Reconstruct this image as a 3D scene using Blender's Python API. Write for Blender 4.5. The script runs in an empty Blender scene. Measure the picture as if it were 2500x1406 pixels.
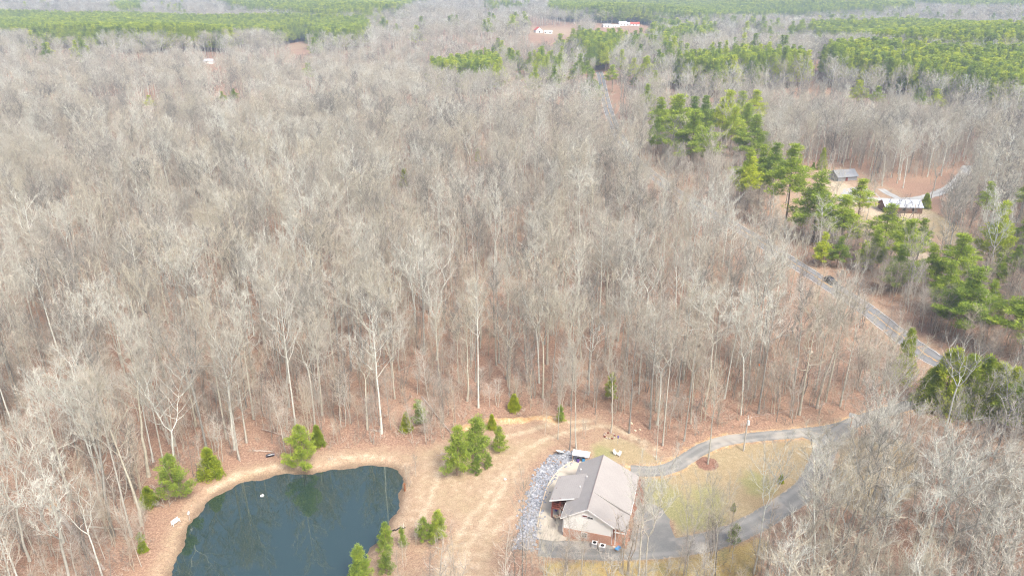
import bpy, math, random
import numpy as np
from mathutils import Vector, Matrix

# ------------------------------------------------------------------ camera, sky, sun, exposure
scene = bpy.context.scene
R = math.radians
F, YH, H = 1850.0, -75.0, 90.0            # focal length and horizon row at 2500 px width, camera height
PITCH = math.atan((703 - YH) / F)
cam_d = bpy.data.cameras.new("camera")
cam_d.sensor_width = 36.0
cam_d.lens = 36.0 * F / 2500.0
cam_d.clip_start, cam_d.clip_end = 1.0, 20000.0
cam = bpy.data.objects.new("camera", cam_d)
scene.collection.objects.link(cam)
cam.location = (0, 0, H)
cam.rotation_euler = (math.pi / 2 - PITCH, 0, 0)
scene.camera = cam

SUN_EL, SUN_AZ = R(52), R(146)            # azimuth clockwise from +y (view direction)
world = bpy.data.worlds.new("World")
scene.world = world
world.use_nodes = True
wn = world.node_tree
bg = wn.nodes["Background"]
sky = wn.nodes.new("ShaderNodeTexSky")
sky.sky_type = 'NISHITA'
sky.sun_disc = False
sky.sun_elevation = SUN_EL
sky.sun_rotation = SUN_AZ
sky.air_density = 1.0
sky.dust_density = 6.5
sky.ozone_density = 1.0
wn.links.new(sky.outputs[0], bg.inputs[0])
bg.inputs[1].default_value = 0.15
sun_d = bpy.data.lights.new("sun", 'SUN')
sun_d.energy = 1.5
sun_d.angle = R(11)
sun_d.color = (1.0, 0.97, 0.93)
sun = bpy.data.objects.new("sun", sun_d)
scene.collection.objects.link(sun)
sdir = Vector((math.sin(SUN_AZ) * math.cos(SUN_EL), math.cos(SUN_AZ) * math.cos(SUN_EL), math.sin(SUN_EL)))
sun.rotation_euler = sdir.to_track_quat('Z', 'Y').to_euler()
sun.location = (0, 0, 400)
scene.view_settings.view_transform = 'Standard'
scene.view_settings.look = 'None'
scene.view_settings.gamma = 1.0
scene.view_settings.exposure = 1.08
scene.render.engine = 'CYCLES'
cy = scene.cycles
cy.max_bounces = 5
cy.diffuse_bounces = 3
cy.glossy_bounces = 2
cy.transmission_bounces = 2
cy.transparent_max_bounces = 4
cy.volume_bounces = 0
cy.use_denoising = True
cy.denoiser = 'OPENIMAGEDENOISE'
cy.pixel_filter_type = 'BLACKMAN_HARRIS'
cy.filter_width = 1.15
cy.denoising_prefilter = 'NONE'
cy.denoising_input_passes = 'RGB_ALBEDO_NORMAL'
cy.use_adaptive_sampling = False

rnd = random.Random(7)
npr = np.random.default_rng(11)
COL = scene.collection

# ------------------------------------------------------------------ image <-> ground helpers
def hill(x, y, cx, cy_, sx, sy, a):
    return a * np.exp(-((x - cx) / sx) ** 2 - ((y - cy_) / sy) ** 2)

def terrain(x, y):
    """Rolling land: flat near the camera, wooded swells farther out."""
    x = np.asarray(x, float); y = np.asarray(y, float)
    w = np.clip((y - 330) / 500, 0, 1); w = w * w * (3 - 2 * w)
    z = w * (7.0 * np.sin(x / 190 + 1.3 + y / 800) * np.cos(y / 240 + .5) + 4.5 * np.sin(x / 83 + y / 130) + 3.0 * np.sin(y / 71 - x / 210))
    z = z + hill(x, y, 560, 700, 240, 190, 16) + hill(x, y, -420, 1250, 500, 160, -9)
    z = z + hill(x, y, 50, 1250, 110, 90, 12) + hill(x, y, 190, 1400, 130, 90, 14)
    z = z + hill(x, y, -330, 850, 90, 60, 7)
    return z

def tz(x, y): return float(terrain(x, y))

def unproj(u, v, dz=0.0):
    """Point where the line of sight through pixel (u,v) meets the land (+dz)."""
    a = (u - 1250) / F; b = (v - 703) / F
    dx = a; dy = math.cos(PITCH) - b * math.sin(PITCH); dzz = -math.sin(PITCH) - b * math.cos(PITCH)
    dzz = min(dzz, -0.012)
    t = (dz - H) / dzz
    t0 = t * .3
    # march to the first hit
    n = 300; prev = t0
    hit = None
    for i in range(n + 1):
        tt = t0 + (t * 1.4 - t0) * i / n
        if H + dzz * tt <= tz(dx * tt, dy * tt) + dz:
            lo, hi = prev, tt
            for _ in range(20):
                m = (lo + hi) / 2
                if H + dzz * m <= tz(dx * m, dy * m) + dz: hi = m
                else: lo = m
            hit = hi; break
        prev = tt
    if hit is None: hit = t
    return dx * hit, dy * hit

def proj(x, y, z):
    x = np.asarray(x, float); y = np.asarray(y, float); z = np.asarray(z, float)
    zc = y * math.cos(PITCH) - (z - H) * math.sin(PITCH)
    yc = -(y * math.sin(PITCH) + (z - H) * math.cos(PITCH))
    return 1250 + F * x / zc, 703 + F * yc / zc

def height_for(y, z0, vt):
    """height of an upright thing standing at depth y whose top shows at row vt"""
    return H - y * math.tan(PITCH + math.atan((vt - 703) / F)) - z0

def pxpoly(pts, dz=0.0): return np.array([unproj(u, v, dz) for u, v in pts])

def inside(poly, x, y):
    x = np.asarray(x, float); y = np.asarray(y, float)
    r = np.zeros(x.shape, bool)
    n = len(poly)
    for i in range(n):
        x1, y1 = poly[i]; x2, y2 = poly[(i + 1) % n]
        if y1 == y2: continue
        c = ((y1 > y) != (y2 > y)) & (x < (x2 - x1) * (y - y1) / (y2 - y1) + x1)
        r ^= c
    return r

def seg_dist(pts, x, y, closed=False):
    x = np.asarray(x, float); y = np.asarray(y, float)
    d = np.full(x.shape, 1e9)
    m = len(pts) if closed else len(pts) - 1
    for i in range(m):
        ax, ay = pts[i]; bx, by = pts[(i + 1) % len(pts)]
        vx, vy = bx - ax, by - ay
        L = vx * vx + vy * vy + 1e-9
        t = np.clip(((x - ax) * vx + (y - ay) * vy) / L, 0, 1)
        d = np.minimum(d, np.hypot(x - ax - t * vx, y - ay - t * vy))
    return d

def sdf(poly, x, y):
    """signed distance, positive inside"""
    d = seg_dist(poly, x, y, True)
    return np.where(inside(poly, x, y), d, -d)

def smooth(pts, k=5):
    """Catmull-Rom through 2D points"""
    P = [np.array(p, float) for p in pts]
    P = [2 * P[0] - P[1]] + P + [2 * P[-1] - P[-2]]
    out = []
    for i in range(1, len(P) - 2):
        for j in range(k):
            t = j / k
            out.append(.5 * ((2 * P[i]) + (-P[i-1] + P[i+1]) * t + (2*P[i-1] - 5*P[i] + 4*P[i+1] - P[i+2]) * t*t + (-P[i-1] + 3*P[i] - 3*P[i+1] + P[i+2]) * t**3))
    out.append(P[-2])
    return np.array(out)

# ------------------------------------------------------------------ materials
def mat(name, base=(.5, .5, .5), rough=.8, spec=.3, metallic=0.0):
    m = bpy.data.materials.new(name); m.use_nodes = True
    p = m.node_tree.nodes["Principled BSDF"]
    p.inputs["Base Color"].default_value = (*base, 1)
    p.inputs["Roughness"].default_value = rough
    p.inputs["Specular IOR Level"].default_value = spec
    p.inputs["Metallic"].default_value = metallic
    return m

class NT:
    def __init__(s, m):
        s.t = m.node_tree; s.p = s.t.nodes["Principled BSDF"]
    def n(s, kind, **kw):
        x = s.t.nodes.new(kind)
        for k, v in kw.items(): setattr(x, k, v)
        return x
    def l(s, a, b): s.t.links.new(a, b)
    def noise(s, scale, detail=3, rough=.55, vec=None, dist=0.0):
        x = s.n("ShaderNodeTexNoise"); x.inputs["Scale"].default_value = scale
        x.inputs["Detail"].default_value = detail; x.inputs["Roughness"].default_value = rough
        x.inputs["Distortion"].default_value = dist
        if vec is not None: s.l(vec, x.inputs["Vector"])
        return x.outputs["Fac"]
    def ramp(s, fac, stops):
        x = s.n("ShaderNodeValToRGB"); e = x.color_ramp.elements
        while len(e) > 1: e.remove(e[-1])
        e[0].position = stops[0][0]; e[0].color = (*stops[0][1], 1)
        for p, c in stops[1:]:
            k = e.new(p); k.color = (*c, 1)
        s.l(fac, x.inputs[0]); return x.outputs[0]
    def mix(s, fac, a, b, mode='MIX'):
        x = s.n("ShaderNodeMix"); x.data_type = 'RGBA'; x.blend_type = mode
        for sock, v in ((x.inputs[0], fac), (x.inputs[6], a), (x.inputs[7], b)):
            if isinstance(v, (int, float)): sock.default_value = v
            elif isinstance(v, tuple): sock.default_value = (*v, 1)
            else: s.l(v, sock)
        return x.outputs[2]
    def math(s, op, a, b=0.0, clamp=False):
        x = s.n("ShaderNodeMath"); x.operation = op; x.use_clamp = clamp
        for sock, v in ((x.inputs[0], a), (x.inputs[1], b)):
            if isinstance(v, (int, float)): sock.default_value = v
            else: s.l(v, sock)
        return x.outputs[0]
    def pos(s): return s.n("ShaderNodeNewGeometry").outputs["Position"]
    def objc(s): return s.n("ShaderNodeTexCoord").outputs["Object"]
    def attr(s, name): return s.n("ShaderNodeAttribute", attribute_name=name).outputs["Fac"]
    def rand(s): return s.n("ShaderNodeObjectInfo").outputs["Random"]
    def bump(s, h, strength=.4, dist=.1):
        x = s.n("ShaderNodeBump"); x.inputs["Strength"].default_value = strength
        x.inputs["Distance"].default_value = dist; s.l(h, x.inputs["Height"])
        s.l(x.outputs[0], s.p.inputs["Normal"])
    def base(s, c): s.l(c, s.p.inputs["Base Color"])

def tinted(name, c1, c2, scale=2.0, rough=.85, byobj=0.0, detail=4, bump=0.0, c3=None, spec=.2):
    """two or three colours mixed by noise, optional tone per tree"""
    m = mat(name, c1, rough, spec); k = NT(m)
    f = k.noise(scale, detail, .6, k.pos())
    stops = [(.32, c1), (.68, c2)] if c3 is None else [(.28, c1), (.52, c2), (.75, c3)]
    col = k.ramp(f, stops)
    if byobj:
        r = k.rand()
        v = k.ramp(r, [(0, (1 - byobj,) * 3), (.5, (1, 1 - byobj * .05, 1 - byobj * .1)), (1, (1 + byobj, 1 + byobj, 1 + byobj * .9))])
        col = k.mix(1.0, col, v, 'MULTIPLY')
    k.base(col)
    if bump: k.bump(f, bump, .05)
    return m

M = {}
def bark_mat(name, lo, hi, tones):
    m = mat(name, hi, .9, .1); k = NT(m)
    f = k.noise(1.6, 4, .65, k.pos())
    c = k.ramp(f, [(.3, lo), (.62, hi)])
    t = k.ramp(k.rand(), tones)
    k.base(k.mix(1.0, c, t, 'MULTIPLY'))
    return m
TONES = [(0, (.42, .41, .42)), (.14, (.60, .58, .57)), (.3, (.86, .83, .80)), (.48, (1.0, .94, .82)), (.62, (.90, .83, .76)), (.8, (1.05, 1.05, 1.03)), (1, (1.26, 1.28, 1.27))]
M['bark'] = bark_mat("grey_bark", (.34, .345, .31), (.52, .53, .485), TONES)
M['twig'] = bark_mat("bare_twigs", (.345, .34, .30), (.48, .48, .43), TONES)
M['brush'] = bark_mat("brush_twigs", (.35, .33, .29), (.485, .46, .41), TONES)

def leaf_mat(name, lo, mid, hi, tone=.36):
    m = mat(name, mid, .65, .25); k = NT(m)
    c = k.ramp(k.noise(.9, 4, .7, k.pos()), [(.3, lo), (.5, mid), (.72, hi)])
    v = k.ramp(k.rand(), [(0, (1 - tone, 1 - tone * .8, 1 - tone * .2)), (.5, (1, 1, 1)), (1, (1 + tone * 1.5, 1 + tone, .9))])
    c = k.mix(1.0, c, v, 'MULTIPLY')
    k.base(c)
    tr = k.n("ShaderNodeBsdfTranslucent"); k.l(c, tr.inputs[0])
    mx = k.n("ShaderNodeMixShader"); mx.inputs[0].default_value = .3
    out = [x for x in k.t.nodes if x.type == 'OUTPUT_MATERIAL'][0]
    k.l(k.p.outputs[0], mx.inputs[1]); k.l(tr.outputs[0], mx.inputs[2]); k.l(mx.outputs[0], out.inputs[0])
    return m
M['needle'] = leaf_mat("pine_needles", (.18, .27, .04), (.34, .44, .05), (.54, .60, .065))
M['young'] = leaf_mat("young_needles", (.16, .25, .05), (.28, .38, .06), (.44, .51, .08), .2)
M['cedar'] = leaf_mat("cedar_sprays", (.15, .22, .03), (.32, .40, .04), (.52, .57, .06), .2)
M['deadleaf'] = leaf_mat("russet_leaves", (.45, .22, .09), (.55, .30, .13), (.62, .38, .18), .15)
M['pinebark'] = tinted("pine_bark", (.17, .12, .09), (.32, .25, .2), 2.5, .9, .2)
M['white'] = tinted("white_paint", (.70, .70, .69), (.80, .80, .79), .8, .6, detail=2)
M['siding'] = mat("white_siding", (.74, .74, .71), .6, .3)
k = NT(M['siding'])
w = k.n("ShaderNodeTexWave", wave_type='BANDS', bands_direction='Z'); w.inputs["Scale"].default_value = 1.6; k.l(k.objc(), w.inputs[0])
k.base(k.mix(k.math('MULTIPLY', w.outputs["Fac"], .12), (.80, .80, .77), (.6, .61, .6)))
M['brick'] = mat("red_brick", (.38, .17, .11), .85, .2)
k = NT(M['brick'])
bt = k.n("ShaderNodeTexBrick"); bt.inputs["Scale"].default_value = 3.2
bt.inputs["Color1"].default_value = (.42, .19, .12, 1); bt.inputs["Color2"].default_value = (.52, .27, .17, 1)
bt.inputs["Mortar"].default_value = (.55, .47, .40, 1); bt.inputs["Mortar Size"].default_value = .02
mp = k.n("ShaderNodeMapping"); mp.inputs["Rotation"].default_value = (R(90), 0, 0); k.l(k.objc(), mp.inputs[0]); k.l(mp.outputs[0], bt.inputs[0])
k.base(bt.outputs[0])

def shingle_mat(name, a, b):
    m = mat(name, a, 1.0, .0); k = NT(m)
    o = k.objc()
    c = k.ramp(k.noise(.35, 5, .65, o), [(.3, a), (.7, b)])
    w = k.n("ShaderNodeTexWave", wave_type='BANDS', bands_direction='Z'); w.inputs["Scale"].default_value = 2.6
    w.inputs["Distortion"].default_value = 1.0; k.l(o, w.inputs[0])
    c = k.mix(k.math('MULTIPLY', w.outputs["Fac"], .08), c, (.16, .14, .135))
    c = k.mix(.15, c, k.ramp(k.noise(9, 2, .5, o), [(.3, (.14, .12, .12)), (.7, (.45, .42, .415))]))
    k.base(c); return m
M['shingle'] = shingle_mat("grey_shingles", (.32, .305, .29), (.365, .35, .33))
M['darkroof'] = shingle_mat("slate_grey_shingles", (.20, .225, .25), (.30, .32, .34))
M['glass'] = mat("window_glass", (.03, .035, .045), .08, .6)
M['dark'] = mat("dark_opening", (.02, .02, .022), .9, .1)
M['maroon'] = tinted("maroon_paint", (.12, .03, .025), (.22, .07, .05), 1.5)
M['metalroof'] = tinted("white_metal_roof", (.44, .48, .55), (.58, .61, .67), .35, .5, detail=3)
k = NT(M['metalroof'])
M['brownwood'] = tinted("brown_boards", (.13, .075, .05), (.24, .15, .11), 1.4)
M['wood'] = tinted("weathered_wood", (.30, .21, .14), (.45, .34, .25), 2.0)
M['greypole'] = tinted("pole_wood", (.36, .35, .32), (.50, .49, .45), 1.4)
M['tan_edge'] = tinted("tan_edging", (.55, .43, .30), (.68, .55, .41), 1.5)
M['rust'] = tinted("rusty_metal", (.18, .07, .03), (.32, .14, .07), 5)
M['grey'] = tinted("grey_metal", (.36, .37, .38), (.50, .51, .52), 2, .5)
M['concrete'] = tinted("pale_concrete", (.33, .30, .24), (.50, .45, .37), .35, .85, detail=5, c3=(.48, .42, .33))
M['carpaint'] = mat("dark_car_paint", (.02, .022, .035), .25, .6)
M['silver'] = mat("silver_car_paint", (.55, .57, .60), .3, .6)
M['rubber'] = mat("rubber", (.02, .02, .02), .8, .2)
M['blue'] = mat("blue_plastic", (.06, .30, .60), .5, .3)
M['red'] = mat("red_plastic", (.65, .05, .04), .5, .3)
M['purple'] = mat("purple_plastic", (.10, .06, .25), .5, .3)
M['yellow'] = mat("yellow_sign", (.85, .50, .03), .5, .3)
M['redroof'] = tinted("red_metal_roof", (.42, .07, .05), (.52, .12, .08), .3)
M['orange'] = mat("orange_paint", (.60, .20, .07), .6, .2)
M['line_white'] = tinted("white_road_paint", (.62, .62, .60), (.78, .78, .76), 3, .7)
M['line_yellow'] = tinted("yellow_road_paint", (.60, .34, .08), (.72, .44, .12), 3, .7)
M['cutwood'] = tinted("torn_wood", (.50, .27, .10), (.68, .42, .20), 3)
M['log'] = tinted("log_bark", (.30, .24, .20), (.48, .41, .35), 2.2)

def asphalt(name, a, b, patches, wear=.5):
    m = mat(name, a, .9, .2); k = NT(m); p = k.pos()
    c = k.ramp(k.noise(.22, 5, .65, p), [(.35, a), (.65, b)])
    c = k.mix(.3, c, k.ramp(k.noise(5, 3, .6, p), [(.35, a), (.65, b)]))
    if patches:
        c = k.mix(k.ramp(k.noise(.11, 4, .6, p), [(.52, (0, 0, 0)), (.62, (1, 1, 1))]), c, patches)
    e = k.attr('edge'); nz = k.noise(1.1, 5, .7, p)
    c = k.mix(k.math('MULTIPLY', k.ramp(e, [(.2, (0, 0, 0)), (.42, (1, 1, 1)), (.6, (1, 1, 1)), (.8, (0, 0, 0))]), .28), c, tuple(min(1, q * 1.5) for q in b))
    fe = k.math('MULTIPLY', k.math('SUBTRACT', k.math('ADD', e, k.math('MULTIPLY', nz, wear)), 1.0 + wear * .42), 5.0, True)
    c = k.mix(fe, c, k.ramp(k.noise(2, 4, .7, p), [(.35, (.34, .24, .15)), (.65, (.56, .45, .33))]))
    k.base(c); return m
M['asphalt'] = asphalt("road_asphalt", (.14, .145, .15), (.21, .215, .22), None, .2)
M['drive'] = asphalt("driveway_asphalt", (.17, .175, .17), (.265, .26, .24), (.35, .33, .29), 1.1)
M['gravel'] = asphalt("gravel_drive", (.30, .31, .30), (.42, .42, .40), None, 1.2)

# water
M['water'] = mat("pond_water", (.018, .038, .034), .02, 1.0)
k = NT(M['water']); k.p.inputs["IOR"].default_value = 1.8; k.p.inputs["Specular Tint"].default_value = (.96, 1, .93, 1)
f = k.noise(.9, 3, .5, k.pos()); k.bump(f, .05, .06)

# ------------------------------------------------------------------ mesh building
class MB:
    def __init__(s): s.v = []; s.f = []; s.n = 0
    def add(s, v, f):
        v = np.asarray(v, float).reshape(-1, 3)
        for q in f: s.f.append(tuple(int(i) + s.n for i in q))
        s.v.append(v); s.n += len(v)
    def addnp(s, v, f):
        s.v.append(v); s.f.extend(map(tuple, (f + s.n).tolist())); s.n += len(v)
    def box(s, x0, x1, y0, y1, z0, z1):
        s.add([(x0,y0,z0),(x1,y0,z0),(x1,y1,z0),(x0,y1,z0),(x0,y0,z1),(x1,y0,z1),(x1,y1,z1),(x0,y1,z1)],
              [(0,3,2,1),(4,5,6,7),(0,1,5,4),(1,2,6,5),(2,3,7,6),(3,0,4,7)])
    def slab(s, pts, th):
        """polygon (any plane) thickened downwards"""
        n = len(pts); a = np.array(pts, float); b = a.copy(); b[:, 2] -= th
        s.add(np.vstack([a, b]), [tuple(range(n)), tuple(range(2*n-1, n-1, -1))] + [(i, i + n, (i+1) % n + n, (i+1) % n) for i in range(n)])
    def prism(s, pts, d):
        """polygon extruded along vector d"""
        n = len(pts); a = np.array(pts, float); b = a + np.array(d, float)
        s.add(np.vstack([a, b]), [tuple(range(n-1, -1, -1)), tuple(range(n, 2*n))] + [(i, (i+1) % n, (i+1) % n + n, i + n) for i in range(n)])
    def tube(s, pts, rad, ns=6, cap=True):
        P = np.array(pts, float); n = len(P)
        rad = np.broadcast_to(np.asarray(rad, float), (n,))
        T = np.gradient(P, axis=0); T /= np.linalg.norm(T, axis=1)[:, None] + 1e-9
        ref = np.array([0., 0, 1]) if abs(T[0, 2]) < .8 else np.array([1., 0, 0])
        A = np.cross(T, ref); A /= np.linalg.norm(A, axis=1)[:, None] + 1e-9
        B = np.cross(T, A)
        an = np.arange(ns) * 2 * math.pi / ns
        V = (P[:, None] + rad[:, None, None] * (A[:, None] * np.cos(an)[None, :, None] + B[:, None] * np.sin(an)[None, :, None])).reshape(-1, 3)
        f = []
        for i in range(n - 1):
            for j in range(ns):
                a = i * ns + j; b = i * ns + (j + 1) % ns
                f.append((a, b, b + ns, a + ns))
        if cap: f.append(tuple(range(ns - 1, -1, -1))); f.append(tuple((n - 1) * ns + j for j in range(ns)))
        s.add(V, f)
    def ball(s, c, r, nu=8, nv=5):
        r = np.broadcast_to(np.asarray(r, float), (3,)); V = []; f = []
        for i in range(nv + 1):
            th = math.pi * i / nv
            for j in range(nu):
                ph = 2 * math.pi * j / nu
                V.append((c[0] + r[0] * math.sin(th) * math.cos(ph), c[1] + r[1] * math.sin(th) * math.sin(ph), c[2] + r[2] * math.cos(th)))
        for i in range(nv):
            for j in range(nu):
                a = i * nu + j; b = i * nu + (j + 1) % nu
                f.append((a, a + nu, b + nu, b))
        s.add(V, f)
    def mesh(s, name, m, smooth_=False):
        me = bpy.data.meshes.new(name)
        V = np.vstack(s.v)
        lens = np.fromiter((len(q) for q in s.f), int, len(s.f))
        idx = np.fromiter((i for q in s.f for i in q), int, int(lens.sum()))
        me.vertices.add(len(V)); me.vertices.foreach_set("co", V.astype(np.float32).ravel())
        me.loops.add(len(idx)); me.loops.foreach_set("vertex_index", idx)
        me.polygons.add(len(lens))
        st = np.concatenate([[0], np.cumsum(lens)[:-1]])
        me.polygons.foreach_set("loop_start", st)
        me.materials.append(m)
        me.update(calc_edges=True); me.validate()
        me.polygons.foreach_set("use_smooth", np.full(len(me.polygons), bool(smooth_)))
        return me
    def build(s, name, m, parent=None, smooth_=False):
        return obj(name, s.mesh(name, m, smooth_), parent)

def obj(name, me, parent=None):
    o = bpy.data.objects.new(name, me); COL.objects.link(o)
    if parent: o.parent = parent
    return o
def tag(o, label=None, cat=None, group=None, kind=None):
    if label: o['label'] = label
    if cat: o['category'] = cat
    if group: o['group'] = group
    if kind: o['kind'] = kind
    return o
def empty(name, x, y, z=None, rz=0.0, label=None, cat=None, group=None, sc=1.0):
    o = bpy.data.objects.new(name, None); COL.objects.link(o)
    o.location = (x, y, tz(x, y) if z is None else z); o.rotation_euler = (0, 0, rz); o.scale = (sc,) * 3
    o.empty_display_size = .5
    return tag(o, label, cat, group)

# ------------------------------------------------------------------ layout of the clearings, in ground metres
WZ = -0.9                                                   # water level
POND = smooth([tuple(p) for p in pxpoly([(385,1440),(425,1370),(447,1305),(478,1252),(520,1210),(570,1184),(640,1164),(720,1152),(775,1151),(830,1141),(880,1135),(935,1135),(972,1141),(985,1160),(987,1195),(978,1235),(962,1270),(948,1303),(925,1330),(905,1352),(893,1400),(890,1460)], WZ)], 4)
POND = np.vstack([POND, [(-17, 74), (-22, 62), (-34, 56), (-48, 60), (-56, 74), (-57, 86)]])
CLEAR = pxpoly([(330,1450),(365,1360),(400,1275),(455,1205),(560,1135),(690,1110),(830,1088),(930,1080),(1010,1085),(1085,1075),(1120,1035),(1210,1020),(1350,1008),(1480,1012),(1540,1055),(1590,1095),(1640,1095),(1700,1080),(1800,1045),(1950,1028),(2090,1010),(2210,975),(2300,965),(2330,985),(2210,1035),(2110,1060),(2060,1130),(2010,1200),(1930,1260),(1850,1312),(1750,1358),(1600,1385),(1310,1385),(1235,1350),(1210,1450),(1030,1460),(900,1460)])
BANK = pxpoly([(335,1450),(375,1360),(410,1280),(460,1215),(560,1145),(700,1120),(830,1095),(930,1090),(1010,1100),(1060,1110),(1090,1160),(1080,1240),(1010,1300),(960,1330),(920,1360),(905,1450)])
SOIL2 = pxpoly([(1010,1095),(1100,1070),(1190,1075),(1290,1060),(1380,1075),(1310,1130),(1270,1200),(1235,1290),(1210,1460),(1020,1460),(1080,1380),(1110,1290),(1060,1250),(1000,1320),(960,1340),(985,1250),(1000,1180)])
TRACKS = [smooth([unproj(*p) for p in q], 5) for q in (
    [(1050,1440),(1090,1370),(1130,1290),(1190,1210),(1250,1130),(1300,1085),(1400,1050),(1480,1040),(1530,1060),(1600,1098)],
    [(1020,1290),(1055,1210),(1085,1130),(1150,1085),(1260,1060),(1350,1035),(1440,1028)],
    [(1110,1440),(1140,1350),(1190,1260),(1240,1170)],
    [(1440,1100),(1540,1080),(1600,1120)])]
CUTS = [smooth([unproj(*p) for p in q], 4) for q in (
    [(1130,1048),(1190,1030),(1260,1028),(1330,1022),(1370,1030)],
    [(540,1215),(620,1182),(700,1165)], [(520,1190),(600,1150),(690,1138)], [(800,1120),(880,1112),(960,1118)],
    [(1275,1240),(1205,1300)], [(1075,1445),(1130,1360)])]
LAWN = pxpoly([(1565,1165),(1650,1158),(1712,1108),(1800,1085),(1985,1072),(2005,1100),(1965,1170),(1890,1228),(1790,1285),(1650,1312),(1640,1270),(1560,1235)])
LAWN2 = pxpoly([(1440,1085),(1500,1060),(1560,1090),(1620,1130),(1540,1135),(1450,1120)])
LAWN3 = pxpoly([(2060,1075),(2130,1060),(2230,1080),(2260,1180),(2160,1260),(2060,1240),(2020,1200)])
GREENS = [(unproj(1630, 1225), 5.5), (unproj(1665, 1250), 5), (unproj(1730, 1215), 4), (unproj(1600, 1190), 4), (unproj(1720, 1265), 5), (unproj(1850, 1180), 4), (unproj(1470, 1108), 3)]
GOLD = pxpoly([(1330,1372),(1600,1368),(1760,1340),(1860,1312),(1880,1330),(1820,1440),(1330,1440)])
MULCH = [pxpoly(q) for q in ([(1550,1165),(1575,1170),(1570,1250),(1548,1290),(1540,1230)], [(1415,1320),(1440,1338),(1500,1345),(1545,1335),(1555,1300),(1535,1285),(1480,1315)])]
RIPRAP = pxpoly([(1440,1108),(1395,1100),(1350,1112),(1315,1145),(1293,1200),(1278,1255),(1268,1300),(1250,1340),(1300,1345),(1312,1290),(1322,1235),(1340,1180),(1370,1143),(1400,1124)])
PATIO = pxpoly([(1400,1126),(1370,1145),(1341,1182),(1324,1236),(1314,1290),(1306,1312),(1376,1320),(1386,1290),(1400,1200),(1440,1130)])
ROAD = smooth([unproj(*p) for p in [(2700,1180),(2480,1010),(2350,915),(2265,868),(2180,806),(2110,752),(2000,682),(1930,638),(1850,586),(1780,545),(1710,508),(1640,462),(1588,424),(1545,385),(1512,335),(1492,290),(1480,250),(1472,215),(1467,188),(1462,176)]], 6)
D1 = smooth([unproj(*p) for p in [(1540,1148),(1600,1150),(1650,1136),(1700,1104),(1760,1078),(1850,1066),(1950,1057),(2040,1046),(2110,1022),(2180,1000),(2270,975),(2390,945)]], 6)
D2 = smooth([unproj(*p) for p in [(2070,1040),(2025,1080),(2005,1125),(1975,1185),(1900,1243),(1800,1298),(1700,1328),(1600,1342),(1450,1345),(1315,1335)]], 6)
D3 = smooth([unproj(*p) for p in [(1960,1057),(2010,1080),(2012,1120)]], 6)
CLEAR2 = pxpoly([(1870,520),(1880,440),(1960,400),(2030,405),(2120,420),(2150,450),(2300,430),(2360,400),(2390,400),(2340,480),(2290,520),(2330,600),(2300,680),(2230,700),(2120,600),(2060,570),(1960,560),(1900,560)])
SAND = pxpoly([(2000,440),(2030,432),(2080,455),(2090,490),(2150,500),(2270,512),(2290,535),(2220,545),(2230,600),(2300,640),(2280,690),(2200,640),(2170,560),(2110,520),(2040,500)])
STRAW2 = pxpoly([(2100,500),(2290,510),(2380,590),(2330,610),(2260,560),(2180,600),(2100,590)])
D4 = smooth([unproj(*p) for p in [(2060,470),(2110,483),(2170,488),(2230,487),(2300,468),(2340,440),(2365,405)]], 5)
D5 = smooth([unproj(*p) for p in [(2150,462),(2175,476),(2200,488)]], 4)
FARCLEAR = [pxpoly(q) for q in ([(1290,66),(1400,70),(1420,84),(1340,92),(1290,84)], [(1440,66),(1570,60),(1600,72),(1560,78),(1450,74)], [(690,112),(740,102),(770,110),(720,128),(690,126)], [(485,148),(540,146),(560,156),(500,160)], [(100,118),(200,120),(250,138),(150,142),(90,130)],[(1170,35),(1210,32),(1225,50),(1190,55)])]
POLES_LINE = None

# ------------------------------------------------------------------ land
def axis(fine0, fine1, step, lo, hi, g=1.09):
    a = list(np.arange(fine0, fine1, step)); s = step; x = a[-1]
    while x < hi: s *= g; x += s; a.append(x)
    s = step; x = fine0; b = []
    while x > lo: s *= g; x -= s; b.append(x)
    return np.array(b[::-1] + a)
GX = axis(-95, 118, .8, -3500, 3500); GY = axis(58, 190, .8, -250, 3900)
X, Y = np.meshgrid(GX, GY)
Z = terrain(X, Y)
near = (X > -130) & (X < 170) & (Y > 40) & (Y < 480)
def nearf(fn):
    out = np.full(X.shape, -50.0); out[near] = fn(X[near], Y[near]); return out
sp = nearf(lambda x, y: sdf(POND, x, y))
spw = sp + .28 * np.sin(X * 1.7 + np.sin(Y * 1.3) * 1.5) * np.sin(Y * 1.9 + X * .4) + .35 * np.sin(X * .6 + Y * .8)
Z = Z + np.where(sp > -6, np.clip(-(spw + 1.6) * .42, -2.6, 0), 0) * 1.0
dr = nearf(lambda x, y: -np.minimum(seg_dist(D1, x, y), seg_dist(D2, x, y)))
lump = .12 * np.sin(X * .9 + np.sin(Y * .7) * 2) * np.sin(Y * .8) + .16 * np.sin(X * .31 + Y * .47) * np.sin(Y * .23 - X * .12)
sm = nearf(lambda x, y: sdf(CLEAR, x, y))
Z = Z + np.where(near & (sm < 0) & (sp < -8), lump, 0)
cutd = nearf(lambda x, y: -seg_dist(CUTS[0], x, y))
Z = Z + np.clip(1 + cutd / 1.9, 0, 1) * (.55 + .45 * np.sin(X * 1.3) * np.sin(Y * 1.7 + X * .5))
def ramp01(d, w): return np.clip(d / w + .5, 0, 1)
A = {}
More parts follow.
